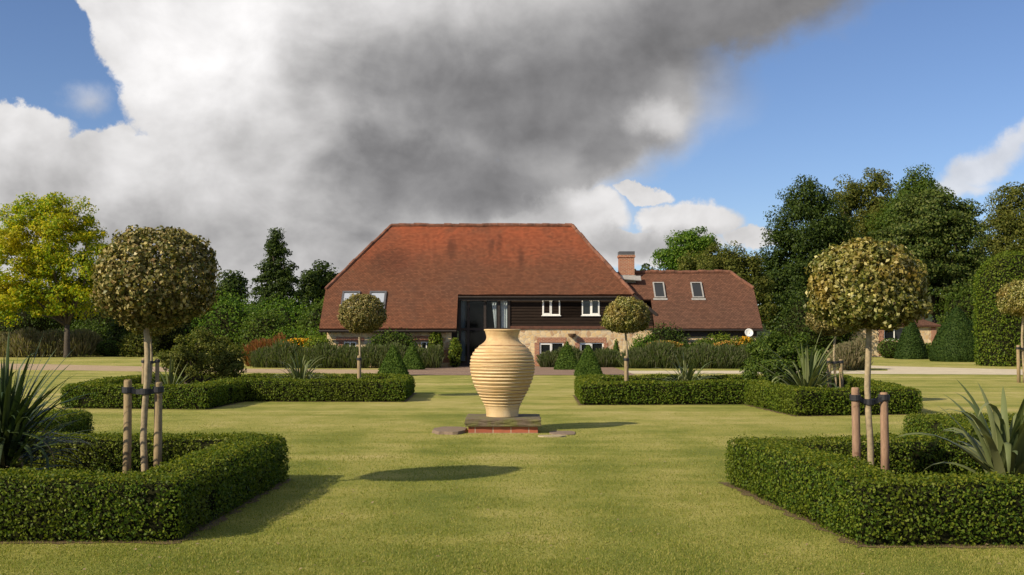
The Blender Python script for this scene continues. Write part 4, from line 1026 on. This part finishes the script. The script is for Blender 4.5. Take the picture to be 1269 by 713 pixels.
# ------------------------------------------------------------------ yuccas
def yucca(label, loc, n, L, wd, seed, mat, droop=(0.2, 0.9), elev=(15, 85), stem=0.2, dry=8, group='spiky yuccas in the beds'):
    rng = random.Random(seed); root = thing('yucca', label, 'yucca', loc, 0, group)
    def blades(n, L, el, dr, wd, z0):
        V, Q = [], []
        for k in range(n):
            az = rng.uniform(0, 2 * math.pi); e = R(rng.uniform(*el)); l = L * rng.uniform(.7, 1.1); d = rng.uniform(*dr) * (1.25 - e / R(110)); seg = 9
            hd = Vector((math.cos(az), math.sin(az), 0)); sd_ = Vector((-math.sin(az), math.cos(az), 0)); p = Vector((0, 0, z0 + rng.uniform(0, stem))) + hd * 0.03; ang = e; b0 = len(V); bend = rng.uniform(0.3, 0.75) if rng.random() < .3 else 2
            tw = rng.uniform(-.25, .25)
            for s_ in range(seg + 1):
                t_ = s_ / seg; w_ = wd * (0.55 + 1.8 * t_ if t_ < .25 else 1.0) * (1 - max(0, t_ - .25) / .75) ** 0.65 + 0.001
                tang = hd * math.cos(ang) + Vector((0, 0, 1)) * math.sin(ang); nn = tang.cross(sd_).normalized() * -1
                side = (sd_ + nn * tw * t_).normalized()
                V += [tuple(p + side * w_ * .5 + nn * w_ * .16), tuple(p), tuple(p - side * w_ * .5 + nn * w_ * .16)]
                p = p + tang * (l / seg); ang -= d * 2.2 * t_ / seg * 2.0
                if t_ > bend: ang -= 0.38
            for s_ in range(seg):
                a = b0 + s_ * 3
                for j in (0, 1): Q.append((a + j, a + j + 1, a + 3 + j + 1, a + 3 + j))
        V = np.array(V); V[:, 2] = np.maximum(V[:, 2], 0.03); return V, np.array(Q)
    V, Q = blades(n, L, elev, droop, wd, stem * .35); link('leaves', np_mesh('leaves', V, [Q], [M[mat]]), root)
    if dry:
        V, Q = blades(dry, L * .7, (-15, 12), (0.3, .8), wd * .8, stem * .4); link('dead_leaves', np_mesh('dead_leaves', V, [Q], [M['dry_blade']]), root)
    t = MB(); t.tube([(0, 0, -.05), (0.01, 0, stem * .6), (0, 0, stem * 1.6)], [.09, .08, .05], 10); t.build('stem', M['bark'], root, smooth=True); return root
yucca('big dark green spiky yucca at the left edge inside the near bed', (GX(8, 12.9), 12.9, 0), 260, 1.16, 0.062, 3, 'yucca_dark', (0.0, 0.45), (-8, 88), 0.60, 22)
yucca('grey green arching yucca at the right edge inside the near bed', (GX(1243, 12.6), 12.6, 0), 64, 1.25, 0.115, 8, 'yucca', (0.35, 1.1), (30, 88), 0.25, 6)
yucca('small drooping yucca between the left tree and round shrub', (GX(373, 33.6), 33.6, 0), 60, 1.35, 0.085, 12, 'yucca', (0.7, 1.5), (40, 88), 0.15, 4)
yucca('small drooping yucca in the far right bed near the lavender', (GX(849, 32.6), 32.6, 0), 55, 1.35, 0.08, 13, 'yucca', (0.7, 1.5), (40, 88), 0.12, 4)
yucca('large blue grey yucca beside the three pale stakes', (GX(1000, 29.6), 29.6, 0), 70, 1.55, 0.10, 14, 'yucca', (0.15, 0.75), (15, 88), 0.35, 6)
yucca('pale stiff yucca beside the tree behind the near left stakes', (GX(212, 32), 32, 0), 26, 1.1, 0.085, 15, 'yucca', (0.1, 0.6), (35, 88), 0.2, 3)

# ------------------------------------------------------------------ round shrubs in the far beds
tree('round_shrub', 'rounded open olive green shrub in the far left bed', (GX(252, 33), 33, 0), [(0, 0, 1.25, 1.1, 1.0, 0.68), (-.6, 0, 1.05, .7, .7, .42), (.65, 0, 1.0, .7, .7, .42)], 150, 0.2, 100, 0.075, M['olive_leaf'], 31, (0.035, 0.1), cat='shrub', stems=3, limbs=8, inner=.45)
tree('round_shrub', 'dense rounded green shrub in the far right bed behind the grey yucca', (GX(968, 32), 32, 0), [(0, 0, 1.05, 1.1, 1.0, 0.85), (-.45, 0, 0.7, .7, .7, .55), (.6, 0, .95, .7, .7, .6)], 190, 0.2, 120, 0.075, M['mid_leaf'], 32, (0.04, 0.1), cat='shrub', stems=3, limbs=8, inner=.45)

# ------------------------------------------------------------------ clipped yew cones
def cone(label, px, pyb, d, wpx, py0, seed, mat='yew', square=False, belly=0.0, group='clipped yew cones'):
    rng = np.random.default_rng(seed); h = GZ(py0, d); r0 = wpx / F * d / 2; nv, nu = 18, 28; V = []
    for j in range(nv + 1):
        t_ = j / nv
        for i in range(nu):
            a = 2 * math.pi * i / nu; k = 1.0
            if square: k = 1.0 / max(abs(math.cos(a)), abs(math.sin(a))) * 0.88; k = min(k, 1.16)
            rad = r0 * ((1 - t_) ** 0.92 + belly * math.sin(math.pi * t_ ** .8) * 0.5) * k + 0.02 * (t_ < 1)
            rad *= 1 + 0.03 * mnoise.noise(Vector((math.cos(a) * 2, math.sin(a) * 2, t_ * 4 + seed)))
            if t_ < 0.06: rad *= 0.93 + t_
            V.append((rad * math.cos(a), rad * math.sin(a), h * t_))
    V = np.array(V); Q = np.array([(j * nu + i, j * nu + (i + 1) % nu, (j + 1) * nu + (i + 1) % nu, (j + 1) * nu + i) for j in range(nv) for i in range(nu)])
    ar = math.pi * r0 * math.hypot(r0, h) * 1.2; lf = 0.0015 * d; P, N = scatter(V, Q, int(ar / (lf * lf) * 5.0) + 300, rng); P += N * rng.normal(.01, .02, (len(P), 1)); P[:, 2] = np.maximum(P[:, 2], .02)
    LV, LF = leaf_quads(P, N, lf, rng, .5, .7); A_, Fs, mi = join([(V * np.array([[.93, .93, .96]]), [Q], 1), (LV, [LF], 0)])
    o = link('clipped_cone', np_mesh('clipped_cone', A_, Fs, [M[mat], M[mat]], mi), None, (GX(px, d), d, 0)); tag(o, label, 'topiary', group); return o
cone('clipped yew cone left of the urn, nearer one with a dark tip', 487.5, 467, 50.5, 41, 428, 1, square=True)
cone('clipped yew cone left of the urn, partly behind its neighbour', 511, 458, 59.0, 33, 425, 2, square=True)
cone('clipped yew cone right of the urn, farther one under the white window', 702.5, 458, 59.0, 35, 423, 3, square=True)
cone('clipped yew cone right of the urn, nearer one on the gravel edge', 729, 467, 50.5, 38, 427, 4, square=True)
cone('slim bell shaped clipped yew before the small cottage window', 1128.5, 445, 83, 40, 391, 5, 'yew_dark', belly=0.12)
cone('broad dark clipped yew right of the small cottage', 1186, 448, 76, 66, 379, 6, 'yew_dark', belly=0.35)
cone('dark clipped yew merging behind the broad one', 1212, 446, 80, 48, 385, 7, 'yew_dark', belly=0.3)
cone('dark clipped yew before the tall rounded hedge at the right edge', 1256, 447, 76, 38, 404, 8, 'yew_dark', belly=0.3)
cone('tiny clipped cone by the wall behind the right lollipop tree', 763.5, 440, 63.5, 14, 420, 9)
shrub('clipped_ball', 'low rounded clipped bush under the cottage window', 'topiary', (GX(1104, 85), 85, 0), 1.0, .9, 1.5, 0.11, 1800, M['yew'], 61, .06, fuzz=.04)
shrub('clipped_ball', 'small dark clipped ball under the yellowing tree at left', 'topiary', (GX(136, 92), 92, 0), 1.05, .9, 1.3, 0.11, 1500, M['yew'], 62, .06, fuzz=.04)

# tall clipped hedge with a rounded top, far right
def tall_hedge():
    d = 66.0; rng = np.random.default_rng(77); rx, ry, h = 2.45, 1.6, GZ(312, d); V, Q = [], []; nu, nv = 44, 22
    for j in range(nv + 1):
        t_ = j / nv; zz = h * min(1, t_ / .7) * .72 if t_ < .7 else h * (.72 + .28 * math.sin((t_ - .7) / .3 * math.pi / 2)); k = 1.0 if t_ < .7 else max(.02, math.cos((t_ - .7) / .3 * math.pi / 2)) ** .75
        for i in range(nu):
            a = 2 * math.pi * i / nu; c_, s_ = math.cos(a), math.sin(a); q = k * (1 + .04 * mnoise.noise(Vector((c_ * 2, s_ * 2, zz * .6))))
            V.append((math.copysign(abs(c_) ** .55, c_) * rx * q, math.copysign(abs(s_) ** .55, s_) * ry * q, zz))
    V = np.array(V); Q = np.array([(j * nu + i, j * nu + (i + 1) % nu, (j + 1) * nu + (i + 1) % nu, (j + 1) * nu + i) for j in range(nv) for i in range(nu)])
    P, N = scatter(V, Q, 15000, rng); P += N * rng.normal(0, .05, (len(P), 1)); P[:, 2] = np.maximum(P[:, 2], .05)
    LV, LF = leaf_quads(P, N, .13, rng, .6, .8); A_, Fs, mi = join([(V * np.array([[.93, .93, .97]]), [Q], 1), (LV, [LF], 0)])
    o = link('tall_hedge', np_mesh('tall_hedge', A_, Fs, [M['box_far'], M['twig']], mi), None, (GX(1214, d) + rx, d, 0)); tag(o, 'tall clipped hedge with a rounded top at the right edge', 'hedge')
tall_hedge()

# ------------------------------------------------------------------ borders before the house
def spiky_border(name, label, pts, hgt, wid, n, mat, seed, blade=0.5, bw=0.03, cat='flower border', mound=True, group=None):
    rng = np.random.default_rng(seed); pts = [Vector(p) for p in pts]; ls = [(b - a).length for a, b in zip(pts, pts[1:])]; L = sum(ls)
    s = rng.random(n) * L; X = np.empty((n, 2)); acc = 0
    for (a, b), l in zip(zip(pts, pts[1:]), ls):
        k = (s >= acc) & (s <= acc + l); t_ = (s[k] - acc) / l; X[k, 0] = a.x + (b.x - a.x) * t_; X[k, 1] = a.y + (b.y - a.y) * t_; acc += l
    # bushes about a metre across, so the top runs in mounds
    bush = np.floor(s / (hgt * 0.9)); ph = (s / (hgt * 0.9) - bush) - .5; hh = hgt * (0.78 + .28 * np.cos(ph * 2.6)) * (0.85 + .3 * ((np.sin(bush * 12.9898) * 43758.5453) % 1))
    v = rng.uniform(-.5, .5, n); X[:, 1] += v * wid; X[:, 0] += rng.normal(0, .08, n); prof = np.sqrt(np.clip(1 - (2 * v) ** 2 * .75, .05, 1))
    zt_ = hh * prof * (0.35 + .65 * rng.random(n) ** .5); l = blade * (.6 + .8 * rng.random(n)); z0 = np.maximum(zt_ - l, 0)
    D = nrm(np.stack([ph * .9 + rng.normal(0, .25, n), v * .9 - .15 + rng.normal(0, .25, n), np.ones(n)], 1)); B = np.stack([X[:, 0], X[:, 1], z0], 1)
    Sd = nrm(np.cross(D, rng.normal(size=(n, 3)))) * (bw * (.6 + .8 * rng.random(n)))[:, None]
    V = np.empty((n, 4, 3)); T = B + D * np.minimum(l, zt_ - z0 + .05)[:, None]; V[:, 0] = B - Sd * .4; V[:, 1] = B + Sd * .4; V[:, 2] = T + Sd * .5; V[:, 3] = T - Sd * .5
    c = V.reshape(-1, 3).mean(0); c[2] = 0
    o = link(name, np_mesh(name, V.reshape(-1, 3) - c, [np.arange(4 * n).reshape(n, 4)], [mat]), None, tuple(c)); tag(o, label, cat, group); return o
def G2(px, d): return (GX(px, d), d)
spiky_border('lavender_border', 'long grey green lavender hedge under the left barn wall', [G2(318, 63), G2(400, 61.8), G2(545, 61.8)], 1.35, 1.5, 16000, M['lavender'], 1)
spiky_border('lavender_border', 'lavender clump below the white ground floor windows', [G2(672, 63.2), G2(765, 63.0)], 1.1, 1.2, 7000, M['lavender'], 2)
spiky_border('lavender_border', 'long dark lavender hedge before the right wing', [G2(775, 61.5), G2(935, 61.0)], 1.35, 1.5, 13000, M['lavender'], 3)
spiky_border('lavender_border', 'broad greyish lavender bank behind the left gravel drive', [G2(-60, 92), G2(40, 90), G2(118, 92)], 2.3, 3.5, 17000, M['pale_lavender'], 4, .7, .05)
spiky_border('lavender_border', 'pale dry lavender clump behind the three pale stakes at right', [G2(1038, 58), G2(1068, 59)], 1.7, 1.5, 4500, M['pale_lavender'], 5, .7, .035)
spiky_border('ornamental_grass', 'rust coloured feathery grass at the left end of the border', [G2(312, 65.5), G2(352, 65)], 1.85, 1.6, 5500, M['rust_grass'], 6, .7, .03, 'ornamental grass')
def flower_clump(label, px, d, rx, zlo, zhi, mat, seed):
    root = thing('flower_clump', label, 'flowers', (GX(px, d), d, 0), 0, 'orange flower clumps'); rng = np.random.default_rng(seed); n = 900
    B = np.stack([rng.normal(0, rx * .5, n), rng.normal(0, .25, n), np.zeros(n)], 1); T = B * np.array([[1.25, 1.2, 1]]) + np.array([[0, 0, 1.]]) * (zhi * (.6 + .4 * rng.random(n)))[:, None]
    Sd = nrm(np.cross(T - B, rng.normal(size=(n, 3)))) * .03; V = np.stack([B - Sd, B + Sd, T + Sd * .6, T - Sd * .6], 1).reshape(-1, 3)
    link('stems', np_mesh('stems', V, [np.arange(4 * n).reshape(n, 4)], [M['mid_leaf']]), root)
    m = 1500; P = np.stack([rng.uniform(-rx, rx, m), rng.normal(0, .35, m), np.zeros(m)], 1); P[:, 2] = zlo + (zhi - zlo) * (1 - .5 * (P[:, 0] / rx) ** 2) * rng.random(m) ** .7
    V, Q = leaf_quads(P, np.tile([[0, -.4, 1.]], (m, 1)), .085, rng, .8, .6); link('blooms', np_mesh('blooms', V, [Q], [M[mat]]), root)
flower_clump('bright orange flowers in the left border', 371, 63.2, 1.0, 1.1, 1.62, 'orange', 7)
flower_clump('faded orange flowers by the wing wall next to the small lollipop tree', 822, 63.0, 1.0, 1.1, 1.5, 'peach', 8)
flower_clump('faded orange flowers below the satellite dish', 903, 63.0, .9, 1.1, 1.48, 'peach', 9)
flower_clump('yellow flowers right below the satellite dish', 922, 63.2, .4, 1.1, 1.72, 'orange', 10)
for (px, d, w_, top, lab, mt, sd_, nm) in (
        (395, 62.6, 1.6, 418, 'pale rounded bush at the left corner of the barn', 'climber', 11, 'garden_shrub'), (487, 63.0, 2.7, 411, 'dark green climber spread along the left barn wall', 'mid_leaf', 12, 'climbing_plant'),
        (540, 63.25, .75, 409, 'yellow green vine left of the stone pillar', 'climber', 13, 'climbing_plant'), (564, 63.0, .6, 420, 'yellow green vine against the dark entrance', 'climber', 14, 'climbing_plant'),
        (800, 63.6, 1.6, 417, 'light green bush behind the right lollipop tree', 'green_leaf', 15, 'garden_shrub'), (826, 63.8, 2.3, 404, 'dark bush against the wing wall', 'dark_leaf', 16, 'garden_shrub'),
        (894, 63.8, 2.0, 414, 'light bush by the pale wing wall', 'climber', 17, 'garden_shrub'), (870, 63.5, 1.5, 421, 'low grey green bush before the pale wing wall', 'mid_leaf', 18, 'garden_shrub'),
        (372, 66.5, 4.5, 411, 'bright green shrub behind the orange flowers', 'green_leaf', 19, 'garden_shrub')):
    shrub(nm, lab, 'climber' if nm == 'climbing_plant' else 'shrub', (GX(px, d), d, 0), w_ / 2, .45 if nm == 'climbing_plant' else .8, GZ(top, d), .12, int(900 * w_ + 500), M[mt], sd_ + 100, .3, fuzz=.2)

# ------------------------------------------------------------------ background shrubs and trees
def px_blob(d, px, py, rx, ry, px0, ry_depth=None):
    k = d / F; return ((px - px0) * k, 0.0, GZ(py, d), rx * k, (ry_depth or min(rx, ry) * k), ry * k)
SHR = [(110, 425, 30, 22, 96, 'mid_leaf', 'mid green shrub beside the yellowing tree trunk'), (158, 420, 22, 28, 94, 'dark_leaf', 'dark shrub behind the near left tree trunk'),
       (172, 430, 20, 16, 90, 'olive_leaf', 'olive shrub beside the small dark clipped ball'), (215, 395, 45, 32, 98, 'olive_leaf', 'broad olive shrub behind the round shrub at left'),
       (285, 402, 42, 28, 92, 'green_leaf', 'tall green shrub left of the rust coloured grass'), (345, 398, 42, 24, 95, 'green_leaf', 'bright green shrub below the dark conifer'),
       (400, 398, 26, 24, 90, 'mid_leaf', 'green shrub against the left end of the barn'), (330, 410, 30, 22, 86, 'mid_leaf', 'rounded shrub behind the rust coloured grass'),
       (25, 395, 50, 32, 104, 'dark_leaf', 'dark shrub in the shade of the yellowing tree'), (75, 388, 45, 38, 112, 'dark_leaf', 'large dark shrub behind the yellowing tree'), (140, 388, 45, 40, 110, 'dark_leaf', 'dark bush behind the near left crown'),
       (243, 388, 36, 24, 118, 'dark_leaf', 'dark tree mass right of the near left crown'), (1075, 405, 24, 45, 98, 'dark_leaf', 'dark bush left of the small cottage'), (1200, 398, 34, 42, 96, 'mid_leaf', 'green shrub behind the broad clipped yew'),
       (1232, 415, 20, 40, 90, 'green_leaf', 'light green shrub beside the tall rounded hedge'), (1152, 436, 14, 8, 88, 'mid_leaf', 'small green bush at the cottage corner'), (1010, 400, 50, 40, 90, 'dark_leaf', 'dark bush right of the barn wing')]
for i, (px, py, rx, ry, d, mt, lab) in enumerate(SHR):
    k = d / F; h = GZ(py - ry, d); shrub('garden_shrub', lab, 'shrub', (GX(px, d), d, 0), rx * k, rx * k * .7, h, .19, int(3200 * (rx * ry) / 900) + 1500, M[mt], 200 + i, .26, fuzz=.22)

def bg_tree(name, label, d, px0, blobs, nclump, rc, per, leaf, mt, seed, tr=.3, up=.15, inner=.45, limbs=12, trunk_h=.35, group='trees behind the garden', flat=.75):
    B = [px_blob(d, *b, px0) for b in blobs]
    return tree(name, label, (GX(px0, d), d, 0), B, nclump, rc, per, leaf, M[mt], seed, (tr, trunk_h), group, up=up, inner=inner, limbs=limbs, flat=flat)
bg_tree('ash_tree', 'yellowing broad tree at the left edge', 88, 84, [(62, 300, 60, 50), (25, 325, 55, 60), (105, 335, 38, 50), (60, 365, 78, 34), (0, 370, 50, 30), (75, 270, 40, 27), (25, 272, 30, 28)], 360, .75, 140, .21, 'ash_leaf', 301, .24, inner=.3, limbs=16, flat=.6, trunk_h=.28)
bg_tree('conifer', 'dark pointed conifer left of the barn', 105, 342, [(341, 292, 5, 10), (341, 305, 11, 12), (341, 320, 18, 12), (341, 335, 24, 12), (342, 350, 29, 13), (342, 366, 33, 14), (343, 382, 35, 16)], 330, .5, 75, .2, 'dark_leaf', 302, .3, up=.1, inner=.3, flat=.55)
bg_tree('round_tree', 'small dark round tree between the conifer and the barn', 110, 398, [(395, 352, 24, 24), (410, 362, 18, 22), (385, 372, 18, 20)], 130, .7, 90, .26, 'dark_leaf', 303, .2, inner=.3)
bg_tree('far_tree', 'distant dark tree low behind the left shrubs', 140, 288, [(288, 362, 18, 22), (275, 375, 20, 20)], 90, .9, 80, .34, 'dark_leaf', 304, .3)
bg_tree('green_tree', 'bright green tree behind the wing roof', 98, 856, [(850, 312, 26, 26), (870, 305, 20, 22), (835, 325, 24, 18), (860, 340, 40, 25)], 180, .7, 130, .2, 'green_leaf', 305, .25, inner=.3)
bg_tree('olive_tree', 'wide olive green tree behind the right end of the wing', 92, 895, [(880, 345, 40, 38), (915, 345, 34, 40), (935, 370, 30, 40), (895, 325, 26, 20)], 260, .65, 130, .18, 'olive_leaf', 306, .25, inner=.35)
bg_tree('chimney_tree', 'dark green tree just behind the chimney', 90, 800, [(803, 345, 18, 18), (790, 352, 20, 20)], 60, .55, 80, .22, 'dark_leaf', 307, .2)
bg_tree('oak_tree', 'large dark tree right of the barn wing', 98, 1004, [(1005, 290, 48, 55), (985, 330, 42, 50), (1030, 325, 40, 55), (1002, 370, 60, 45), (1000, 250, 26, 26), (960, 375, 22, 34), (962, 345, 22, 34)], 540, .95, 140, .21, 'dark_leaf', 308, .45, inner=.35)
bg_tree('poplar_tree', 'tall grey green tree behind the dark tree and the golden crown', 122, 1078, [(1085, 245, 25, 34), (1050, 250, 18, 28), (1095, 285, 36, 40), (1060, 300, 36, 50)], 280, .95, 130, .24, 'olive_leaf', 309, .4, inner=.3)
bg_tree('pointed_tree', 'tall dark pointed tree at the back of the right wood', 116, 1143, [(1142, 228, 16, 20), (1140, 250, 28, 28), (1130, 280, 45, 40)], 220, .95, 130, .24, 'mid_leaf', 310, .4, inner=.3)
bg_tree('chestnut_tree', 'huge spreading chestnut above the small cottage', 100, 1160, [(1160, 275, 50, 42), (1130, 320, 50, 50), (1190, 310, 38, 58), (1155, 355, 68, 42), (1205, 350, 24, 45)], 560, 1.05, 140, .24, 'chest_leaf', 311, .5, inner=.4, flat=.4)
bg_tree('edge_tree', 'tree with thin top at the right edge of the wood', 108, 1258, [(1262, 262, 28, 34), (1245, 300, 34, 40), (1270, 310, 40, 50)], 210, .85, 130, .23, 'olive_leaf', 312, .35, inner=.3)

# ------------------------------------------------------------------ blades of grass on the near lawn
def grass():
    rng = np.random.default_rng(9); n = 330000
    y = 8.3 + (rng.random(n) ** 2.0) * 19.0; x = (rng.random(n) - .5) * 2 * (y * .475 + .6)
    inbed = np.zeros(n, bool)
    for poly, *_ in BED[:2]:
        c = np.zeros(n, bool); q = poly
        for (x1, y1), (x2, y2) in zip(q, q[1:] + q[:1]):
            k = ((y1 > y) != (y2 > y)) & (x < (x2 - x1) * (y - y1) / (y2 - y1 + 1e-9) + x1); c ^= k
        inbed |= c
    x, y = x[~inbed], y[~inbed]; n = len(x); B = np.stack([x, y, np.zeros(n)], 1)
    D = nrm(np.stack([rng.normal(0, .55, n), rng.normal(0, .55, n), np.ones(n)], 1)); tuft = vnoise(B[:, :3], 1.7, 3) ; l = ((.012 + .018 * rng.random(n)) * (1 + .6 * tuft))[:, None]
    Sd = nrm(np.cross(D, rng.normal(size=(n, 3)))) * (.0035 * np.maximum(1, y / 14))[:, None]; l *= np.clip((30 - y) / 14, .35, 1)[:, None]
    V = np.empty((n, 3, 3)); V[:, 0] = B - Sd; V[:, 1] = B + Sd; V[:, 2] = B + D * l
    o = link('grass', np_mesh('grass', V.reshape(-1, 3), [np.arange(3 * n).reshape(n, 3)], [M['grass']])); tag(o, 'short mown grass blades in the foreground', 'grass', kind='stuff')
grass()


def fallen():
    rng = np.random.default_rng(33); n = 420; y = 8.6 + rng.random(n) ** 1.3 * 14; x = (rng.random(n) - .5) * y * .95
    P = np.stack([x, y, np.full(n, .022)], 1); V, Q = leaf_quads(P, np.tile([[0, 0, 1.]], (n, 1)), .035, rng, .6, .25); V[:, 2] = np.maximum(V[:, 2], .012)
    tag(link('fallen_leaves', np_mesh('fallen_leaves', V, [Q], [M['dry_blade']])), 'few dry leaves scattered on the lawn', 'leaves', kind='stuff')
fallen()
